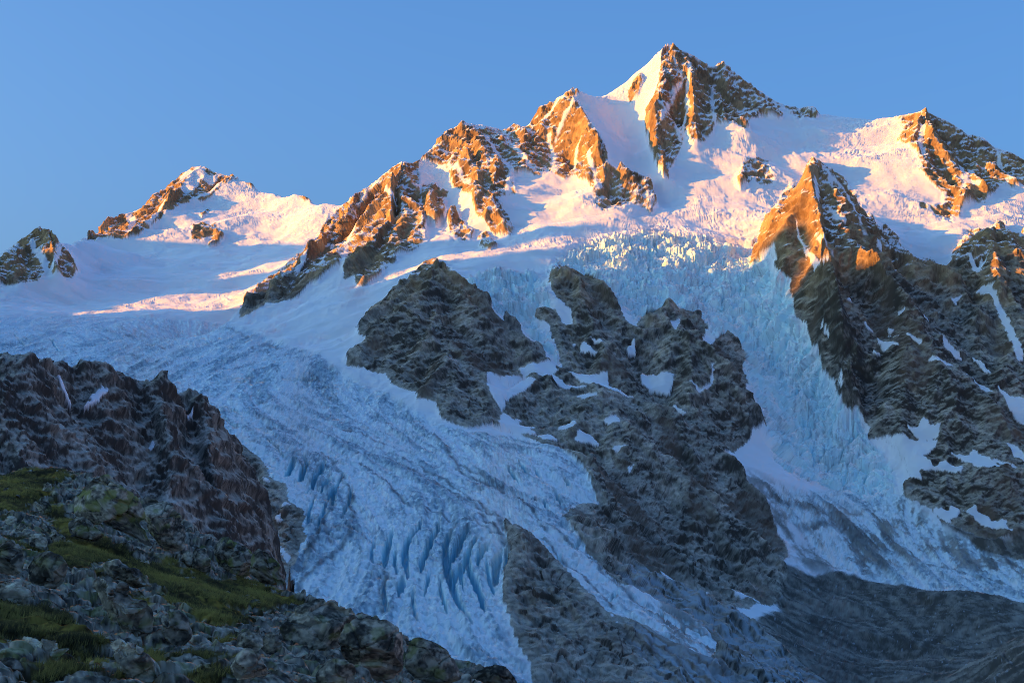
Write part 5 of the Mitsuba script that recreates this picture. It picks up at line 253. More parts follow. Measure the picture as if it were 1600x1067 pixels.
# ---------------------------------------------------------------- the cirque: one surface, cut into mountains, snow fields, glaciers
def build_cirque():
    H0 = ground_tin()
    M = Field(-2900, 2500, 1050, 7700, 5.0)
    rock_id = np.zeros(M.X.shape, np.uint8)
    names = list(dict.fromkeys(n for n, _ in ROCK))
    for n, poly in ROCK:
        rock_id[inside(M, poly)] = names.index(n) + 1
    rock_sd = signed(M, rock_id > 0)
    near = ndimage.distance_transform_edt(rock_id == 0, return_distances=False, return_indices=True)
    rock_near = rock_id[tuple(near)]
    patch_id = np.zeros(M.X.shape, np.uint8)
    for i, (n, poly) in enumerate(PATCH):
        patch_id[inside(M, poly)] = i + 1
    patch_sd = signed(M, patch_id > 0)
    near = ndimage.distance_transform_edt(patch_id == 0, return_distances=False, return_indices=True)
    patch_near = patch_id[tuple(near)]
    streak = np.zeros(M.X.shape, f32) - 99
    for n, w, line in STREAK:
        ls = shapely.LineString(np.asarray(line, float).reshape(-1, 2))
        m = inside(M, np.asarray(ls.buffer(w / 2 + 25).exterior.coords))
        jj, ii = np.nonzero(m)
        dist = shapely.distance(ls, shapely.points(M.X[jj, ii], M.Y[jj, ii]))
        streak[jj, ii] = np.maximum(streak[jj, ii], w / 2 - dist)
    ice = {}
    for n, poly in ICE:
        ice[n] = ice.get(n, False) | inside(M, poly)
    ice_sd = {n: signed(M, m) for n, m in ice.items()}
    deb = {}
    for n, poly in DEBRIS:
        deb[n] = deb.get(n, False) | inside(M, poly)
    deb_sd = {n: signed(M, m) for n, m in deb.items()}
    slab_sd = signed(M, inside(M, SLAB[0][1]))
    dirty_sd = signed(M, inside(M, SLAB[1][1]) | inside(M, SLAB[2][1]))
    # smooth ice and snow between sharp rock
    rsd_f = M.read(rock_sd, FARF.X.ravel(), FARF.Y.ravel()).reshape(FARF.X.shape)
    soft = ndimage.gaussian_filter(H0, 3.0)
    w = step(-70, 15, rsd_f)
    icef = sum(M.read(ice_sd[n], FARF.X.ravel(), FARF.Y.ravel()).reshape(FARF.X.shape) > 0 for n in ice_sd) > 0
    soft = np.where(icef, 0.5 * soft + 0.5 * ndimage.gaussian_filter(H0, 2.0), soft)
    low = 1 - step(30, 110, rsd_f)
    H0 = np.maximum(H0, H0 * (1 - low) + low * (soft + 7 * step(-5, 25, rsd_f)))  # rock stands a little above the snow around it
    H = soft * (1 - w) + H0 * w
    big = ndimage.gaussian_filter(H, 1.5)
    GY, GX = np.gradient(big, FARF.step)

    # level of detail: along each sight line over the map the survey points are spaced by how steep and how near the ground is
    u = np.arange(-0.515, 0.515, 0.00068 * LOD)
    fine = np.arange(1120.0, 7600.0, 4.0)
    uc = np.linspace(u[0], u[-1], 140)
    zc = FARF.read(H, uc[None, :] * fine[:, None], np.repeat(fine[:, None], len(uc), 1), 1)
    ec = zc / fine[:, None]
    seen = ec > np.maximum.accumulate(ec, 0) - 55 / fine[:, None]
    want = np.clip(np.gradient(ec, axis=0) * 1100, 0, 6) * seen + 0.30 * 4.0 / np.clip(fine[:, None] / 1500, 1, 4)
    want *= np.where(ec > -0.31, 1, 0.05)
    rock_c = FARF.read(rsd_f.astype(f32), uc[None, :] * fine[:, None], np.repeat(fine[:, None], len(uc), 1), 1)
    fall_d = M.read(ice_sd["icefall"], (uc[None, :] * fine[:, None]).astype(f32), np.repeat(fine[:, None], len(uc), 1).astype(f32), 1)
    want *= 0.95 + 1.1 * step(-30, 10, np.maximum(rock_c, fall_d))
    want = ndimage.gaussian_filter(want, (11, 2.2))
    total = np.cumsum(want, 0)
    total -= total[:1]
    total /= total[-1:]
    count = int(930 / LOD)
    yc = np.stack([np.interp(np.linspace(0, 1, count), total[:, k], fine) for k in range(len(uc))], 1)
    Y = ndimage.map_coordinates(yc, np.meshgrid(np.arange(count), (u - uc[0]) / (uc[1] - uc[0]), indexing="ij"), order=1, mode="nearest")
    X = u[None, :] * Y
    Z = FARF.read(H, X, Y, 3)
    e = Z / Y
    top = np.maximum.accumulate(e, 0)
    top = np.vstack([top[:1] - 9, top[:-1]])
    sf, sz = spur_tin()
    hull = hull_of(SPUR)
    hide = np.full(len(u), -9.0)
    for yy in np.arange(640, 1300, 10.0):
        xx = u * yy
        ok = shapely.contains_xy(hull, xx, np.full(len(xx), yy))
        hide[ok] = np.maximum(hide[ok], sf.read(sz, xx[ok], np.full(ok.sum(), yy)) / yy)
    keep = (e > top - 38 / Y) & (e > -0.30) & (e > hide[None, :] - 0.03)
    keep = ndimage.binary_dilation(keep, iterations=2)
    x, y, z = X[keep].astype(f32), Y[keep].astype(f32), Z[keep].astype(f32)
    rd = lambda a, o=1: M.read(a, x, y, o)  # noqa: E731
    near_of = lambda a: a[np.clip(((y - M.y0) / M.step + 0.5).astype(int), 0, a.shape[0] - 1), np.clip(((x - M.x0) / M.step + 0.5).astype(int), 0, a.shape[1] - 1)]  # noqa: E731
    gx, gy = FARF.read(GX, x, y), FARF.read(GY, x, y)
    slope = np.hypot(gx, gy)
    # ragged borders
    edge = 7 * fbm(x / 55, y / 55, 4, 3, 0.6)
    R = rd(rock_sd) + edge * np.clip(y / 3500, 0.35, 1.6)
    Pm = rd(patch_sd) + 3.0 * fbm(x / 22, y / 22, 3, 9, 0.6)
    St = rd(streak) + 7 * fbm(x / 30, y / 30, 3, 12, 0.6)
    rid, pid = near_of(rock_near), near_of(patch_near)
    I = {n: rd(a) + 6 * fbm(x / 40, y / 40, 3, 21, 0.6) for n, a in ice_sd.items()}
    D = {n: rd(a) + 8 * fbm(x / 45, y / 45, 3, 25, 0.6) for n, a in deb_sd.items()}
    SL = rd(slab_sd)
    dirty_here = rd(dirty_sd)
    seed_h = np.zeros_like(x)
    # --- rock relief
    rk = R > -40
    xr, yr = x[rk], y[rk]
    far = np.clip((yr - 2300) / 1500, 0, 1)
    g, g_fine = gullies(xr, yr, gx[rk], gy[rk], 50, (340, 175, 88, 42), 0.15, 85, True)
    close = 1 - step(1900, 2900, yr)
    zr = z[rk] + g
    fa_, fb_ = (xr + 0.3 * yr).astype(f32), (0.9 * zr + 0.75 * yr).astype(f32)  # coordinates in the rock, so that its joints are not drawn out on steep faces
    rough = (ridged((fa_ + 0.6 * fb_) / 120, (fb_ - 0.7 * fa_) / 75, 3, 60) - 0.5) * 24 + (ridged(fa_ / 24 + 3, fb_ / 24, 2, 66) - 0.5) * 6 * close
    c1_, gap_, who_ = cells((fa_ + 0.5 * fb_) / 26 + 0.35 * noise(fa_ / 30, fb_ / 30, 61), (fb_ - 0.5 * fa_) / 19, 62)
    c2_, gap2_, who2_ = cells((fa_ + 0.4 * fb_) / 10, (fb_ - 0.4 * fa_) / 8, 63)
    blocks = (who_ - 0.5) * 7 + (who2_ - 0.5) * 2.5 * close - (1 - step(0, 0.2, gap_)) * 2.5
    tilt = zr * 0.8 + xr * 0.55 + yr * 0.1 + 16 * noise(xr / 110, yr / 110, 70) + 3 * noise(xr / 40, yr / 40, 73)
    saw = lambda q: (q - np.floor(q)) - step(0.62, 1.0, q - np.floor(q))  # noqa: E731
    strata = saw(tilt / 48) * 11 * step(-0.5, 0.3, noise(xr / 190, yr / 190, 74)) + saw(tilt / 19) * 4 * close
    relief = (g * (0.85 + 0.45 * far)).astype(f32)
    crag = ((rough + blocks - strata) * (0.8 + 0.1 * far) + 0.55 * g_fine).astype(f32)
    lid = step(-14, 12, R[rk])
    rim = step(-2, 26, R[rk])
    calm = 1 - 0.75 * step(-8, 6, np.maximum(Pm[rk], St[rk] * 0.6))
    seed_h[rk] += np.where(relief < 0, relief * step(0, 95, R[rk]), relief * lid) * (0.6 + 0.4 * calm) + 4.0 * step(-6, 14, R[rk])
    out_h = np.zeros_like(x)  # relief that stands out at right angles to the face
    out_h[rk] = crag * rim * calm
    # --- debris
    dm = np.max(np.stack(list(D.values())), 0)
    dk = dm > -30
    seed_h[dk] += (gullies(x[dk], y[dk], gx[dk], gy[dk], 90, (60, 28, 13), 0.05) + ridged(x[dk] / 11, y[dk] / 11, 3, 92) * 1.5 + rnd(np.floor(x[dk] / 3).astype(np.int32), np.floor(y[dk] / 4).astype(np.int32), 94) * 1.3) * step(-20, 20, dm[dk])
    # --- snow
    sn = 1 - step(-10, 10, R)
    ii = np.max(np.stack(list(I.values())), 0)
    snowy = sn * (1 - step(-25, 25, ii))
    roll = fbm(x / 260, y / 170, 3, 101) * 16 + fbm(x / 70, y / 40, 3, 103) * 2.6 + (ridged(x / 38 + y / 90, y / 24, 3, 104) - 0.5) * 2.2
    brk = step(0.0, 0.5, fbm(x / 300, y / 220, 3, 107) + np.clip(slope - 0.36, -0.3, 0.3))
    s_ = np.maximum(slope, 1e-3)
    k1, _, _ = stripes(x + 25 * noise(x / 120, y / 120, 110), y, -gy / s_, gx / s_, f32(52), 113)
    k2, _, _ = stripes(x + 20 * noise(x / 60, y / 60, 111), y, -gy / s_, gx / s_, f32(23), 115)
    seed_h += snowy * (roll - brk * (step(0.55, 0.95, k1) * 7 + step(0.5, 0.95, k2) * 3.5 * step(-0.3, 0.3, noise(x / 90, y / 90, 117)) - ridged(x / 45, y / 32, 4, 118) * 7))
    # --- glaciers
    gl = sn * step(-25, 25, np.maximum(I["glacier"], I["glacier_001"]))
    k = gl > 0.01
    xs, ys, s = x[k], y[k], np.maximum(slope[k], 1e-3)
    dx, dy = gx[k] / s, gy[k] / s
    f1, _, _ = stripes(xs, ys, dx, dy, f32(90), 130)
    f2, _, _ = stripes(xs, ys, dx, dy, f32(34), 135)
    c1, _, _ = stripes(xs, ys, -dy, dx, f32(26), 140)
    c2, _, _ = stripes(xs + 40 * noise(xs / 90, ys / 90, 146), ys, -dy + 0.4 * dx, dx + 0.4 * dy, f32(13), 145)
    broken = step(0.0, 0.55, fbm(xs / 300, ys / 300, 2, 150) + 1.6 * (s - 0.2))
    ang = 0.9 * noise(xs / 260, ys / 260, 151)
    ca, sa = np.cos(ang), np.sin(ang)
    ox, oy = -dy * ca - dx * sa, dx * ca - dy * sa
    c1, _, _ = stripes(xs, ys, ox, oy, f32(30), 140)
    c2, _, _ = stripes(xs, ys, dx * 0.9 + ox * 0.45, dy * 0.9 + oy * 0.45, f32(15), 145)
    c3, _, _ = stripes(xs, ys, dx * 0.95 - ox * 0.3, dy * 0.95 - oy * 0.3, f32(7.5), 148)
    on1, on2 = step(-0.1, 0.5, noise(xs / 80, ys / 80, 152) + broken - 0.3), step(-0.25, 0.35, noise(xs / 45, ys / 45, 153))
    near_k = 1 - step(2300, 3300, ys)
    flow_x, flow_y = ndimage.gaussian_filter(GX, 4.0), ndimage.gaussian_filter(GY, 4.0)
    ax, ay = xs.copy(), ys.copy()
    streak0 = streak1 = streak2 = f32(0)
    for it in range(26):
        streak1 = streak1 + noise(ax / 26, ay / 26, 176)
        streak2 = streak2 + noise(ax / 8.5, ay / 8.5, 177)
        streak0 = streak0 + noise(ax / 75, ay / 75, 178)
        ux, uy = FARF.read(flow_x, ax, ay), FARF.read(flow_y, ax, ay)
        un = np.sqrt(ux * ux + uy * uy) + f32(1e-4)
        ax, ay = ax + ux / un * f32(9), ay + uy / un * f32(9)
    streak0, streak1, streak2 = streak0 / streak0.std(), streak1 / streak1.std(), streak2 / streak2.std()
    ice_h = f1 * 2.6 + f2 * 1.8 + streak1 * 1.1 + streak2 * 0.5 + (ridged(xs / 30, ys / 30, 4, 155) - 0.5) * 5.5 + (ridged(xs / 9, ys / 9, 2, 157) - 0.5) * 2.0
    ice_h -= on1 * (0.3 + broken) * step(0.55, 0.9, c1) * 8.0 + on2 * step(0.5, 0.9, c2) * 5.5 + near_k * step(0.4, 0.9, c3) * 2.2
    seed_h[k] += 1.45 * ice_h * gl[k]
    # --- icefall
    fa = sn * step(-20, 20, I["icefall"])
    k2 = fa > 0.01
    xs, ys = x[k2], y[k2]
    wx, wy = xs + 14 * noise(xs / 45, ys / 45, 160), ys + 14 * noise(xs / 45, ys / 45, 161)
    d1, gap, who = cells(wx / 58, wy / 33, 163)
    e1, gap2, who2 = cells(wx / 23 + 9, wy / 15, 167)
    h1, gap3, who3 = cells(wx / 8 + 9, wy / 6, 168)
    lean = ridged(xs / 60, ys / 40, 3, 169)
    fall_h = (who**2 - 0.35) * 30 - (1 - step(0.0, 0.2, gap)) * 18 + (who2**1.5 - 0.4) * 15 - (1 - step(0, 0.2, gap2)) * 6 + (who3 - 0.5) * 7 + ridged(xs / 22, ys / 22, 5, 170) * 11 + (lean - 0.5) * 12 + fbm(xs / 130, ys / 90, 2, 172) * 14
    fall_h *= 0.55 + 0.45 * step(-0.5, 0.2, fbm(xs / 170, ys / 130, 2, 174) + 0.25)
    out_h[k2] += fall_h * fa[k2]
    # --- the long open crevasses
    depth = np.zeros_like(x)
    for w_, line in CREV:
        ln = np.asarray(line, float).reshape(-1, 2)
        near_ = np.nonzero((x > ln[:, 0].min() - 25) & (x < ln[:, 0].max() + 25) & (y > ln[:, 1].min() - 25) & (y < ln[:, 1].max() + 25))[0]
        ls = shapely.LineString(ln)
        pts = shapely.points(x[near_] + 2 * noise(x[near_] / 15, y[near_] / 15, 180), y[near_])
        dd, along = shapely.distance(ls, pts), shapely.line_locate_point(ls, pts, normalized=True)
        ww = w_ * np.sqrt(np.clip(along * (1 - along) * 4, 0.02, 1))
        depth[near_] = np.maximum(depth[near_], (1 - step(0.35, 0.6, dd / ww)) * ww * 2.7)
    seed_h -= depth.astype(f32)
    nl = np.sqrt(1 + gx * gx + gy * gy)
    x, y, zz = x - gx / nl * out_h, y - gy / nl * out_h, z + seed_h + out_h / nl
    v = np.stack([x, y, zz], 1).astype(float)
    f = grid_faces(keep)
    n = normals_of(v, f)
    flat = n[:, 2].astype(f32)

    # --- what covers each point: 0 rock, 1 snow, 2 glacier ice, 3 icefall, 4 debris, 5 snow patch, 6 thin snow on ledges
    alt = zz
    fa0, fb0 = x + 0.3 * y, 0.9 * zz + 0.75 * y
    dust = step(250, 620, alt) * (0.45 + 0.55 * fbm(x / 120, y / 90, 3, 201)) + 0.25 * step(900, 1500, alt)
    dust *= np.where(np.isin(rid, [names.index("mountain_001") + 1]), 0.45, 1.0)
    ledge = flat - 0.70 + 0.30 * (dust - 0.55) + 0.10 * noise(fa0 / 22, fb0 / 14, 205)
    thin = np.maximum(np.where(dust > 0.22, ledge * 14, -9), St * 0.25)
    thin = np.where(R > 0, thin, -9)
    rockw = step(-1.5, 1.5, R)
    snow_on = np.maximum(step(-0.5, 0.7, thin), step(-1.2, 1.2, np.where(R > 0, Pm, -9)))
    # --- colours of the materials themselves
    t = fbm(x / 90, y / 90, 4, 220)
    t2 = fbm(x / 13, y / 13, 3, 224)
    band = noise((x * 0.72 + zz * 0.8 + y * 0.25) / 23, (x - y) / 200, 228)
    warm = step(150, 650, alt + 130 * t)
    fa_, fb_ = x + 0.3 * y, 0.9 * zz + 0.75 * y
    u1, g1, w1 = cells((fa_ + 0.5 * fb_) / 15 + 0.4 * noise(fa_ / 20, fb_ / 20, 221), (fb_ - 0.5 * fa_) / 10, 222)
    q = fbm(fa_ / 9, fb_ / 9, 2, 223)
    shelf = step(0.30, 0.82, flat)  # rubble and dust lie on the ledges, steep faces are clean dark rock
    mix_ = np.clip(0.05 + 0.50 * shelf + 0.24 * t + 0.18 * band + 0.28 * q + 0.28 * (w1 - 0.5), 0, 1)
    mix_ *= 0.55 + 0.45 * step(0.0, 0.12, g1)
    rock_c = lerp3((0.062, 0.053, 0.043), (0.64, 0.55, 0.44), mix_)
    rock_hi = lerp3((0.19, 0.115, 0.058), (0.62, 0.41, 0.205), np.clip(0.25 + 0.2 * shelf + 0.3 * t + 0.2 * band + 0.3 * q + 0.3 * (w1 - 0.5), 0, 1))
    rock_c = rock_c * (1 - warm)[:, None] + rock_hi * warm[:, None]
    brown = step(0.15, 0.6, fbm(x / 170 + 9, y / 170, 3, 231)) * (1 - warm)
    rock_c = rock_c * (1 - 0.6 * brown[:, None]) + np.array([0.17, 0.115, 0.08], f32) * 0.6 * brown[:, None]
    grey = step(-10, 30, SL) * step(-0.5, 0.4, 0.8 * band + t2 + 0.3 * t)
    veil, _, _ = stripes(x, y, gx / s_, gy / s_, f32(22), 233)
    veil2, _, _ = stripes(x, y, gx / s_, gy / s_, f32(9), 234)
    grey = step(-10, 30, SL) * step(-0.35, 0.55, 0.7 * veil + 0.4 * veil2 + 0.5 * t)
    rock_c = rock_c * (1 - 0.85 * grey[:, None]) + np.array([0.40, 0.47, 0.51], f32) * 0.85 * grey[:, None]
    dirt = step(0.1, 0.7, fbm(x / 200, y / 60, 4, 240)) * 0.22 * (1 - step(600, 900, alt))
    snow_c = lerp3((0.89, 0.885, 0.88), (0.5, 0.5, 0.5), dirt)
    # glacier: grey-blue bare ice with long bands of grit
    s = np.maximum(slope, 1e-3)
    fl = np.zeros_like(x)
    fl[k] = 0.5 * streak0 + 0.42 * streak1 + 0.30 * streak2
    bandd = np.zeros_like(x)
    for w_, line in BAND:
        ln = np.asarray(line, float).reshape(-1, 2)
        near_ = np.nonzero((x > ln[:, 0].min() - 60) & (x < ln[:, 0].max() + 60) & (y > ln[:, 1].min() - 60) & (y < ln[:, 1].max() + 60))[0]
        dd = shapely.distance(shapely.LineString(ln), shapely.points(x[near_] + 9 * noise(x[near_] / 50, y[near_] / 50, 181), y[near_] + 9 * noise(x[near_] / 50, y[near_] / 50, 182)))
        bandd[near_] = np.maximum(bandd[near_], 1 - step(0.15, 1.1, dd / w_))
    bandd = bandd * np.clip(0.75 + 0.6 * fbm(x / 20, y / 20, 3, 183), 0, 1)
    grit = step(-0.5, 0.9, fl * 0.75 + 0.55 * fbm(x / 75, y / 75, 4, 250) + 0.2 * t2)
    speck = fbm(x / 5, y / 9, 2, 251)
    ice_c = lerp3((0.80, 0.93, 0.92), (0.13, 0.23, 0.29), np.clip(0.58 * grit + 0.3 * t2 + 0.4 * speck + 0.04, 0, 1))
    ice_c = ice_c * (1 - 0.8 * bandd)[:, None] + np.array([0.085, 0.09, 0.095], f32) * 0.8 * bandd[:, None]
    fresh = step(60, 330, alt + 90 * t)
    ice_c = ice_c * (1 - 0.7 * fresh[:, None]) + np.array([0.80, 0.84, 0.85], f32) * 0.7 * fresh[:, None]
    ice_c = ice_c * (1 - 0.75 * np.clip(depth / 14, 0, 1))[:, None] + np.array([0.24, 0.60, 0.72], f32) * (0.75 * np.clip(depth / 14, 0, 1))[:, None]
    fall_c = lerp3((0.92, 0.92, 0.91), (0.62, 0.86, 0.92), np.clip(0.5 + 0.9 * fbm(x / 38, y / 38, 4, 260), 0, 1))
    fall_c = fall_c * (0.35 + 0.65 * step(0.35, 0.75, flat))[:, None] + np.array([0.62, 0.86, 0.92], f32) * (0.65 * (1 - step(0.35, 0.75, flat)))[:, None]
    grime = step(0.35, 0.6, fbm(x / 8, y / 8, 3, 264) + 0.3 * fbm(x / 90, y / 90, 2, 265))[:, None]
    fall_c = fall_c * (1 - 0.6 * grime) + np.array([0.30, 0.36, 0.42], f32) * 0.6 * grime
    fall_c = fall_c * (1 - 0.16 * step(0.1, 0.8, t2 + 0.5 * t)[:, None])
    fleck = rnd(np.floor(x / 2.6).astype(np.int32), np.floor(y / 4.5).astype(np.int32), 245)
    chute, _, _ = stripes(x, y, gx / s_, gy / s_, f32(40), 246)
    deb_c = lerp3((0.095, 0.083, 0.068), (0.33, 0.29, 0.24), np.clip(0.36 + 0.45 * t2 + 0.4 * t + 0.4 * chute + 0.35 * (fleck - 0.5), 0, 1))
    deb_c = np.where((fleck > 0.992)[:, None], 0.32, deb_c)
    wi = step(-20, 20, np.maximum(I["glacier"], I["glacier_001"]))[:, None]
    wf = step(-12, 12, I["icefall"])[:, None]
    soil = 0.85 * step(-40, 30, dirty_here) * step(-0.45, 0.5, 0.55 * fl + 1.0 * fbm(x / 70, y / 70, 4, 262) + 0.5 * t2)
    wd = step(-9, 9, dm)[:, None]
    c = snow_c * (1 - wi) + ice_c * wi
    c = c * (1 - wf) + fall_c * wf
    c = c * (1 - soil[:, None]) + deb_c * 1.25 * soil[:, None]
    c = c * (1 - wd) + deb_c * wd
    rw = (rockw * (1 - snow_on))[:, None]
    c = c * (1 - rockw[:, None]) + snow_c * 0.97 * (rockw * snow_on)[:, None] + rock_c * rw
    c = np.clip(c, 0.02, 0.9)

    cls = np.full(len(x), 1)
    cls[(np.maximum(I["glacier"], I["glacier_001"]) > 0)] = 2
    cls[I["icefall"] > 0] = 3
    cls[dm > 0] = 4
    cls[R > 0] = 0
    cls[(R > 0) & (snow_on > 0.5)] = 6
    cls[(R > 0) & (Pm > 0)] = 5
    glacier_is = np.where(I["glacier"] > I["glacier_001"], 0, 1)
    deb_is = np.argmax(np.stack(list(D.values())), 0)
    snow_is = (x / y > -0.155).astype(int)
    code = cls * 100 + np.select([cls == 0, cls == 6, cls == 5, cls == 2, cls == 4, cls == 1], [rid, rid, pid, glacier_is, deb_is, snow_is], 0)
    fc = np.sort(code[f], 1)[:, 1]
    deb_names = list(D)
    patch_no = {}
    for cc in np.unique(fc):
        ff = f[fc == cc]
        kind, sub = divmod(int(cc), 100)
        if len(ff) < 12:
            fc[fc == cc] = -1
            continue
        if kind == 0:
            put(names[sub - 1], v, ff, n, c, "rock_face", kind="structure", **SAID[names[sub - 1]])
        elif kind == 6:
            put(names[sub - 1] + "__snow_cover", v, ff, n, c, "snow_surface", kind="stuff")
        elif kind == 5:
            holder = PATCH[sub - 1][0]
            q = patch_no[holder] = patch_no.get(holder, -1) + 1
            put(f"{holder}__snow_patch" + (f"_{q:03d}" if q else ""), v, ff, n, c, "snow_surface")
        else:
            name = {1: ("snow_field", "snow_field_001"), 2: ("glacier", "glacier_001"), 3: ("icefall",), 4: deb_names}[kind][sub]
            put(name, v, ff, n, c, "snow_surface" if kind == 1 else "rock_face" if kind == 4 else "ice_surface", kind="structure", **SAID[name])


SAID = {
    "mountain": dict(label="tall snow-capped main mountain with orange sunlit rock ribs", category="mountain"),
    "mountain_001": dict(label="far snowy mountain at the left with a pink sunlit summit", category="mountain"),
    "mountain_002": dict(label="rounded rocky peak at the right end of the skyline", category="mountain"),
    "rock_peak": dict(label="small dark rocky peak at the far left edge of the skyline", category="peak"),
    "rock_peak_001": dict(label="dark pyramid-shaped rock peak in the middle, between glacier and icefall", category="peak"),
    "rock_peak_002": dict(label="big dark ridge right of the icefall with a sharp streaky top", category="ridge"),
    "rock_buttress": dict(label="dark rounded rock bluffs between the icefall and the blue glacier tongue", category="rock"),
    "rock_rib": dict(label="brown bare rock rib splitting the end of the glacier tongue", category="rock"),
    "rock_spur": dict(label="low dark rock ledge with scraps of snow between the left spur and the glacier edge", category="rock"),
    "rock_slab": dict(label="grey ice-polished slabs below the narrow glacier arm", category="rock"),
    "snow_field": dict(label="wide shaded snow basin below the far left mountain", category="snow"),
    "snow_field_001": dict(label="sunlit snow fields and shelf below the main summit", category="snow"),
    "glacier": dict(label="broad blue glacier tongue with long crevasses curving down the middle", category="glacier"),
    "glacier_001": dict(label="grey-blue lower glacier at the right below the icefall", category="glacier"),
    "icefall": dict(label="steep pale blue icefall of broken ice blocks", category="icefall"),
    "moraine": dict(label="dark moraine of rubble in the lower right corner", category="moraine"),
    "scree": dict(label="dark scree slope at the right edge above the lower glacier", category="scree"),
}
build_cirque()


# ---------------------------------------------------------------- the range west of the frame, which the evening sun stands behind
def build_west_range():
    a, b = np.array([-3300.0, 300.0]), np.array([-5300.0, 8500.0])
    ky = [-2500, -1200, -300, 600, 1500, 2200, 2500, 2628, 2643, 2672, 2690, 2795, 2868, 2911, 2949, 2980, 3045, 3078, 3140, 3165, 3290, 3350, 3450, 3605, 3750, 3869, 4000, 4130, 4200, 4400, 4492, 4560, 4671, 4762, 4830, 4900, 5232, 5600, 5783, 5898, 6122, 7000, 8000, 9500]
    kz = [700, 900, 1000, 1080, 1150, 1220, 1230, 1250, 1110, 1110, 1300, 1400, 1330, 1160, 1135, 1205, 1220, 958, 965, 1250, 1390, 1240, 1150, 1085, 950, 860, 845, 760, 752, 858, 965, 1240, 1180, 1060, 1065, 1250, 1400, 1440, 1445, 1366, 1325, 1340, 1250, 900]
    along = np.arange(-2500, 9500, 20.0)
    across = np.concatenate([-np.geomspace(3200, 30, 26), [0], np.geomspace(30, 2300, 22)])
    S, W = np.meshgrid(along, across, indexing="ij")
    crest = np.interp(along, ky, kz)[:, None] + 10 * noise(along / 90, along * 0, 301)[:, None]
    x = (a[0] + (S - a[1]) * (b[0] - a[0]) / (b[1] - a[1]) + W).astype(f32)
    y = (S + 0 * W).astype(f32)
    d = np.abs(W)
    z = crest - d * 0.78 + np.clip(d - 900, 0, 9e9) * 0.35 + (ridged(x / 420, y / 420, 4, 305) - 0.4) * 200 * step(0, 500, d)
    z = np.maximum(z, -520 + 0.1 * np.clip(y, 0, 9e9))
    v = np.stack([x, y, z], -1).reshape(-1, 3).astype(float)
    f = grid_faces(np.ones(S.shape, bool))[:, ::-1]
    n = normals_of(v, f)
    if n[:, 2].mean() < 0:
        f = f[:, ::-1]
        n = -n
    t = (n[:, 2] > 0.72 + 0.15 * fbm(v[:, 0] / 200, v[:, 1] / 200, 3, 309)) & (v[:, 2] > 100)
    c = np.where(t[:, None], [0.82, 0.82, 0.84], [0.14, 0.12, 0.1])
    put("mountain_ridge", v, f, n, c, "rock_face", kind="structure", label="long mountain ridge closing the valley west of the glacier", category="ridge")


build_west_range()


# ---------------------------------------------------------------- the rock spur across the little valley, left
def fan(field, heights, hull, u, rows, margin, data=None):
    X, Y = u[None, :] * rows[:, None], np.repeat(rows[:, None], len(u), 1)
    Z = field.read(heights, X, Y, 3)
    e = Z / Y
    ok = shapely.contains_xy(hull, X.ravel(), Y.ravel()).reshape(X.shape)
    e = np.where(ok, e, -9)
    top = np.maximum.accumulate(e, 0)
    top = np.vstack([top[:1] * 0 - 9, top[:-1]])
    keep = ok & (e > top - margin / Y) & (e > -0.32)
    keep = ndimage.binary_dilation(keep, iterations=2) & ok
    return X[keep].astype(f32), Y[keep].astype(f32), Z[keep].astype(f32), keep


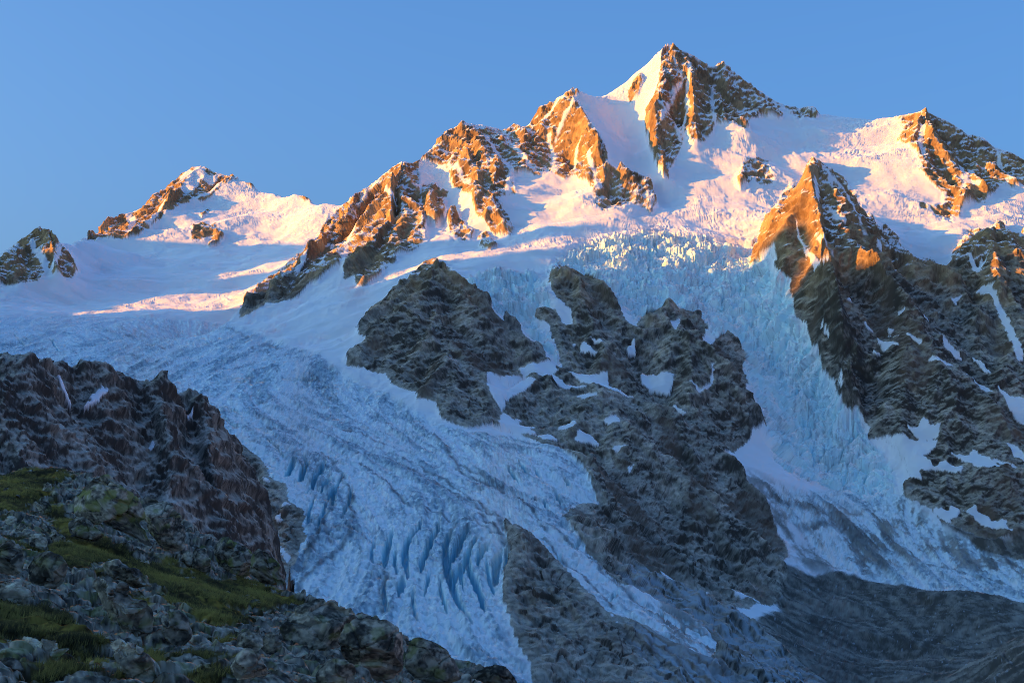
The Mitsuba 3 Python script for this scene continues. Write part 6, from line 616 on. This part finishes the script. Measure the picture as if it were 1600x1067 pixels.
def build_spur():
    field, H = spur_tin()
    rows = np.arange(700, 1330, 1.15 * LOD)
    u = np.arange(-0.53, -0.175, 0.00094 * LOD)
    x, y, z, keep = fan(field, H, hull_of(SPUR), u, rows, 22)
    GY, GX = np.gradient(ndimage.gaussian_filter(H, 2.0), field.step)
    gx, gy = field.read(GX, x, y), field.read(GY, x, y)
    g, g_fine = gullies(x, y, gx, gy, 400, (100, 50, 25), 0.13, 30, True)
    zr = z + 0.9 * g
    fa_, fb_ = x + 0.3 * y, 0.9 * zr + 0.75 * y
    tilt = zr * 0.8 + x * 0.5 + y * 0.1 + 4 * noise(x / 30, y / 30, 403)
    saw = lambda q: (q - np.floor(q)) - step(0.62, 1.0, q - np.floor(q))  # noqa: E731
    c1_, gap_, who_ = cells((fa_ + 0.4 * fb_) / 9 + 0.3 * noise(fa_ / 9, fb_ / 9, 404), (fb_ - 0.4 * fa_) / 7, 405)
    c2_, gap2_, who2_ = cells((fa_ + 0.4 * fb_) / 3.5, (fb_ - 0.4 * fa_) / 2.8, 406)
    h = 1.1 * g
    out_h = 0.6 * g_fine + (ridged((fa_ + 0.6 * fb_) / 46, (fb_ - 0.7 * fa_) / 30, 3, 410) - 0.5) * 11 + (ridged(fa_ / 12, fb_ / 12, 2, 415) - 0.5) * 2.6 + (who_ - 0.5) * 2.6 + (who2_ - 0.5) * 0.7 - (1 - step(0, 0.2, gap_)) * 1.2 - saw(tilt / 14) * 3.4
    M = Field(-520, 0, 600, 1360, 2.0)
    m = np.zeros(M.X.shape, bool)
    for p in SPUR_SNOW:
        m |= inside(M, p)
    sd = M.read(signed(M, m), x, y) + 1.2 * fbm(x / 8, y / 8, 3, 420)
    calm = 1 - 0.8 * step(-4, 2, sd)
    nl = np.sqrt(1 + gx * gx + gy * gy)
    x, y, zz = x - gx / nl * out_h * calm, y - gy / nl * out_h * calm, z + (h + out_h / nl) * calm
    v = np.stack([x, y, zz], 1).astype(float)
    f = grid_faces(keep)
    n = normals_of(v, f)
    t, t2 = fbm(x / 40, y / 40, 4, 430), fbm(x / 5, y / 5, 3, 434)
    fa_, fb_ = x + 0.3 * y, 0.9 * zz + 0.75 * y
    shelf = step(0.25, 0.8, n[:, 2].astype(f32))
    u1, g1, w1 = cells((fa_ + 0.5 * fb_) / 4.2 + 0.4 * noise(fa_ / 5, fb_ / 5, 431), (fb_ - 0.5 * fa_) / 3.0, 432)
    run = fbm(fa_ / 2.4, fb_ / 2.4, 2, 433) * 1.6 + 1.6 * (w1 - 0.5) - 1.6 * (1 - step(0, 0.14, g1))
    c = lerp3((0.055, 0.049, 0.042), (0.62, 0.55, 0.45), np.clip(0.05 + 0.6 * shelf + 0.3 * t + 0.22 * t2 + 0.13 * run, 0, 1))
    brown = step(-0.2, 0.5, fbm(x / 75, y / 120, 3, 437) + step(-330, -150, x) * 0.5 - 0.1)[:, None]
    c = c * (1 - 0.45 * brown) + lerp3((0.06, 0.049, 0.041), (0.56, 0.47, 0.375), np.clip(0.08 + 0.55 * shelf + 0.25 * t + 0.25 * t2 + 0.13 * run, 0, 1)) * 0.45 * brown
    s = step(-0.4, 0.4, sd)[:, None]
    c = c * (1 - s) + np.array([0.85, 0.85, 0.87]) * s
    on = sd > 0
    lab, num = ndimage.label(np.zeros(1)) if False else (None, None)
    fo = on[f].sum(1) >= 2
    put("rock_spur_001", v, f[~fo], n, c, "rock_face", kind="structure", label="dark craggy rock spur on the left, closest ridge in front of the glacier", category="ridge")
    ctr = v[f[:, 0], :2]
    q = 0
    for p in SPUR_SNOW:
        near_ = shapely.contains_xy(shapely.Polygon(np.asarray(p).reshape(-1, 2)).buffer(12), ctr[:, 0], ctr[:, 1]) & fo
        if near_.sum() > 6:
            put("rock_spur_001__snow_patch" + (f"_{q:03d}" if q else ""), v, f[near_], n, c, "snow_surface")
            q += 1
        fo &= ~near_


build_spur()


# ---------------------------------------------------------------- the grassy shoulder in front
def boulder_bump(p, n, uv):
    return 0.10 * mikit.fbm(p.x * 2.1, p.y * 2.1, p.z * 2.1, 4) + 0.05 * mikit.noise(p.x * 11, p.y * 11, p.z * 11)


scene["boulder_stone"] = {"type": "twosided", "bsdf": {"type": "bumpmap", "scale": 1.0, "arbitrary": mikit.proc(boulder_bump, 0.03), "bsdf": {"type": "principled", "base_color": {"type": "mesh_attribute", "name": "vertex_color"}, "roughness": 0.9, "specular": 0.2}}}
scene["turf_ground"] = mat(base_color={"type": "mesh_attribute", "name": "vertex_color"}, roughness=1.0, specular=0.05)
HF = Field(-110, 115, 30, 260, 1.0)
HILL_H = ndimage.gaussian_filter(tin(HF, HILL["lines"], HILL["points"], 4.0), 1.3)


def stone_colour(p, seed, lichen, tone):
    t, t2 = meshkit.fbm(p / 2.2, 3, seed), 0.55 * meshkit.fbm(p / 0.6, 2, seed + 5) + 0.45 * meshkit.fbm(p / 0.22, 2, seed + 6)
    c = lerp3(np.array((0.05, 0.043, 0.033)) * tone, np.array((0.54, 0.455, 0.34)) * tone, np.clip((t * 0.6 + t2 * 1.0) * 2.9 - 1.85, 0, 1))
    spots = step(0.56, 0.66, meshkit.fbm(p / 1.3 + 31, 4, seed + 9) + lichen * 0.1 - 0.05)[:, None] * min(1, lichen + 0.15)
    c = c * (1 - 0.75 * spots) + np.array([0.24, 0.24, 0.06]) * 0.75 * spots
    dark = step(0.55, 0.62, meshkit.fbm(p / 0.9 + 77, 3, seed + 13))[:, None]
    return c * (1 - 0.6 * dark) + np.array([0.025, 0.025, 0.024]) * 0.6 * dark


def turf_rock(x, y, slope):
    """How strongly bare rock shows through the turf, about -1 to 1."""
    fine = Field(-110, 115, 30, 260, 0.5)
    m = np.zeros(fine.X.shape, bool)
    for p in TURF:
        m |= inside(fine, p)
    return -fine.read(signed(fine, m), x, y) / 2.2 + 1.3 * fbm(x / 3.0, y / 5.0, 4, 505)


def build_hill():
    rows = [40.0]
    while rows[-1] < 232:
        rows.append(rows[-1] * (1 + 0.0047 * LOD))
    rows = np.array(rows)
    u = np.arange(-0.53, 0.075, 0.00094 * LOD)
    x, y, z, keep = fan(HF, HILL_H, hull_of(HILL), u, rows, 9.0)
    GY, GX = np.gradient(ndimage.gaussian_filter(HILL_H, 2.0), 1.0)
    slope = np.hypot(HF.read(GX, x, y), HF.read(GY, x, y))
    rk = step(-0.8, 0.8, turf_rock(x, y, slope))
    gx, gy = HF.read(GX, x, y), HF.read(GY, x, y)
    h = fbm(x / 5, y / 7, 3, 510) * 0.5 + fbm(x / 1.3, y / 2, 3, 512) * 0.22
    ga, gb = x + 0.3 * y, 0.9 * z + 0.75 * y
    d1, gap, who = cells((ga + 0.5 * gb) / 5.5 + 0.3 * noise(x / 4, y / 4, 513), (gb - 0.5 * ga) / 3.6, 514)
    e1, gap2, who2 = cells((ga + 0.3 * gb) / 2.0, (gb - 0.3 * ga) / 1.4, 516)
    crag = (ridged(ga / 13, gb / 10, 4, 515) - 0.4) * 1.5 + (who - 0.5) * 0.9 - (1 - step(0, 0.15, gap)) * 0.6 + (who2 - 0.5) * 0.45 - (1 - step(0, 0.15, gap2)) * 0.2 + (ridged(ga / 1.4, gb / 1.4, 2, 517) - 0.5) * 0.15
    out_h = rk * crag
    nl = np.sqrt(1 + gx * gx + gy * gy)
    v = np.stack([x - gx / nl * out_h, y - (gy + 0.3) / nl * out_h, z + h + out_h / nl], 1).astype(float)
    f = grid_faces(keep)
    n = normals_of(v, f)
    t, t2 = fbm(x / 9, y / 9, 4, 520), fbm(x / 0.6, y / 1.2, 3, 524)
    c = lerp3((0.032, 0.024, 0.010), (0.27, 0.175, 0.034), np.clip(0.30 + 0.85 * t + 0.75 * t2, 0, 1))
    rust = step(0.0, 0.5, fbm(x / 4 + 50, y / 7, 4, 528))[:, None]
    c = c * (1 - 0.6 * rust) + np.array([0.10, 0.062, 0.024]) * 0.6 * rust
    r = (rk * step(-0.25, 0.15, t2 + 1.6 * rk - 0.9))[:, None]
    c = c * (1 - r) + stone_colour(v, 530, 0.4, 0.9) * r
    put("hillside", v, f, n, c, "turf_ground", kind="structure", label="mossy grass and rock hillside in the lower left foreground", category="hillside")
    return v[:, 0].astype(f32), v[:, 1].astype(f32), v[:, 2].astype(f32), rk, n


def boulder(key, Y, outline, said, thick=0.75, lichen=0.5, tone=1.0, seed=1, fine=4, cuts=24, sink=0.0):
    """A boulder with the outline it shows from the shoulder, of real thickness, faceted and pitted."""
    rng = np.random.default_rng(seed)
    o = np.asarray(outline, float).reshape(-1, 2)
    mid = shapely.Polygon(o).buffer(0).centroid
    o = o - [mid.x, mid.y]
    ang = np.arctan2(o[:, 1], o[:, 0])
    order = np.argsort(ang)
    ang, rad = ang[order], np.hypot(*o.T)[order]
    ball = trimesh.creation.icosphere(subdivisions=fine)
    d = ball.vertices
    th = np.arctan2(d[:, 2], d[:, 0])
    r = np.interp(th, ang, rad, period=2 * np.pi)
    flat = np.hypot(d[:, 0], d[:, 2])
    size = rad.mean()
    bulge = np.sign(d[:, 1]) * np.abs(d[:, 1]) ** 0.8 * size * thick
    p = np.stack([np.cos(th) * r * flat**0.4, bulge, np.sin(th) * r * flat**0.4], 1)
    for _ in range(cuts):
        q = rng.normal(size=3) * [0.55, 1, 0.6]
        q[1] = -abs(q[1]) - 0.25
        q /= np.linalg.norm(q)
        reach = (p @ q)
        lim = np.quantile(reach, rng.uniform(0.70, 0.94))
        p = p - np.maximum(reach - lim, 0)[:, None] * q * 0.92
    nn = normals_of(p, ball.faces)
    w = p + [mid.x, Y, mid.y]
    # split along joints: each piece of the block stands a little differently
    seeds = rng.normal(size=(11, 3)) * [np.ptp(p[:, 0]) * 0.33, size * 0.6, np.ptp(p[:, 2]) * 0.33]
    warped = p + (np.stack([meshkit.noise(w / (size * 0.5) + 19 * k, seed + k) for k in range(3)], 1) - 0.5) * size * 0.15
    near_, who = spatial.cKDTree(seeds * [1, 1, 1.3]).query(warped * [1, 1, 1.3], k=2)
    joint = 1 - step(0, 0.05 * size, near_[:, 1] - near_[:, 0])
    bump = (meshkit.fbm(w / (size * 0.5), 2, seed) - 0.5) * size * 0.08 + (meshkit.fbm(w / (size * 0.13), 3, seed + 3) - 0.5) * size * 0.045
    bump = bump + rng.uniform(-0.12, 0.10, len(seeds))[who[:, 0]] * size - joint * size * 0.07
    w = w + nn * bump[:, None]
    n = normals_of(w, ball.faces)
    put(key, w, np.asarray(ball.faces), None, np.clip(stone_colour(w, seed, lichen, tone), 0.02, 0.6), "boulder_stone", **said)


def build_boulders():
    for i, (Y, thick, lichen, tone, fine, outline, label) in enumerate(BOULDERS):
        boulder("boulder" + (f"_{i:03d}" if i else ""), Y, outline, dict(label=label, category="boulder"), thick, lichen, tone, 40 + i, fine)


def build_stones(x, y, z, rk, n):
    """Loose stones on the turf: each a small faceted block of its own."""
    rng = np.random.default_rng(21)
    ok = np.nonzero((rk < 0.5) & (y < 200) & (n[:, 2] > 0.5) & (fbm(x / 8, y / 12, 2, 545) > 0.0))[0]
    w = (y[ok] / 120.0) ** 1.6
    left, right = "small pale stone lying on the turf left of the big outcrop", "small pale stone lying on the bright turf strip towards the glacier edge"
    for i, k in enumerate(rng.choice(ok, 70, replace=False, p=w / w.sum())):
        ball = trimesh.creation.icosphere(subdivisions=2)
        size = rng.uniform(0.18, 0.5) * (1.4 if rng.random() < 0.2 else 1)
        p = ball.vertices * [size * rng.uniform(0.8, 1.5), size * rng.uniform(0.8, 1.3), size * rng.uniform(0.45, 0.8)]
        for _ in range(7):
            q = rng.normal(size=3)
            q /= np.linalg.norm(q)
            reach = p @ q
            p = p - np.maximum(reach - np.quantile(reach, rng.uniform(0.6, 0.9)), 0)[:, None] * q
        a = rng.uniform(0, 6.3)
        p = p @ np.array([[np.cos(a), -np.sin(a), 0], [np.sin(a), np.cos(a), 0], [0, 0, 1]]) + [x[k], y[k], z[k] + size * 0.12]
        nn = normals_of(p, ball.faces)
        far_side = x[k] / y[k] > -0.33
        put("stone" + (f"_{i:03d}" if i else ""), p, np.asarray(ball.faces), nn, np.clip(stone_colour(p, 600 + i, 0.1, 1.25), 0.02, 0.6), "boulder_stone", label=right if far_side else left, category="stone", group="loose stones on the turf by the glacier" if far_side else "loose stones on the left turf")


def build_grass(x, y, z, rk, n):
    rng = np.random.default_rng(5)
    ok = np.nonzero((rk < 0.35) & (y < 215) & (fbm(x / 6, y / 6, 3, 540) > -0.25))[0]
    w = (y[ok] / 120.0) ** 1.2
    pick = rng.choice(ok, min(15000, len(ok)), replace=False, p=w / w.sum())
    k, b = len(pick), 5
    base = np.stack([x[pick], y[pick], z[pick]], 1)[:, None, :] + rng.normal(size=(k, b, 3)) * [0.10, 0.10, 0.0]
    a = rng.uniform(0, 2 * np.pi, (k, b))
    tall = rng.uniform(0.14, 0.42, (k, b)) * (0.6 + 0.8 * rng.random((k, 1)))
    side = np.stack([np.cos(a), np.sin(a), 0 * a], -1)
    lean = np.stack([np.sin(a), -np.cos(a), 0 * a], -1) * rng.uniform(0.1, 0.7, (k, b, 1)) + [0.25, 0, 0]
    tip = base + (np.array([0, 0, 1.0]) + lean) * tall[..., None]
    p = np.stack([base - side * 0.035 - [0, 0, 0.05], base + side * 0.035 - [0, 0, 0.05], tip], 2).reshape(-1, 3)
    tone = np.clip(0.45 + 0.8 * fbm(x[pick] / 9, y[pick] / 9, 4, 520) + rng.normal(size=k) * 0.25, 0, 1)
    c = np.repeat(lerp3((0.042, 0.032, 0.014), (0.28, 0.185, 0.040), tone), 3 * b, 0)
    f = np.arange(len(p)).reshape(-1, 3)
    put("grass", p, f, np.repeat([[0.0, 0.0, 1.0]], len(p), 0), c, "turf_ground", kind="stuff", label="short yellow-green alpine grass tufts on the hillside", category="grass")


HILLSIDE = build_hill()
build_boulders()
build_stones(*HILLSIDE)
build_grass(*HILLSIDE)
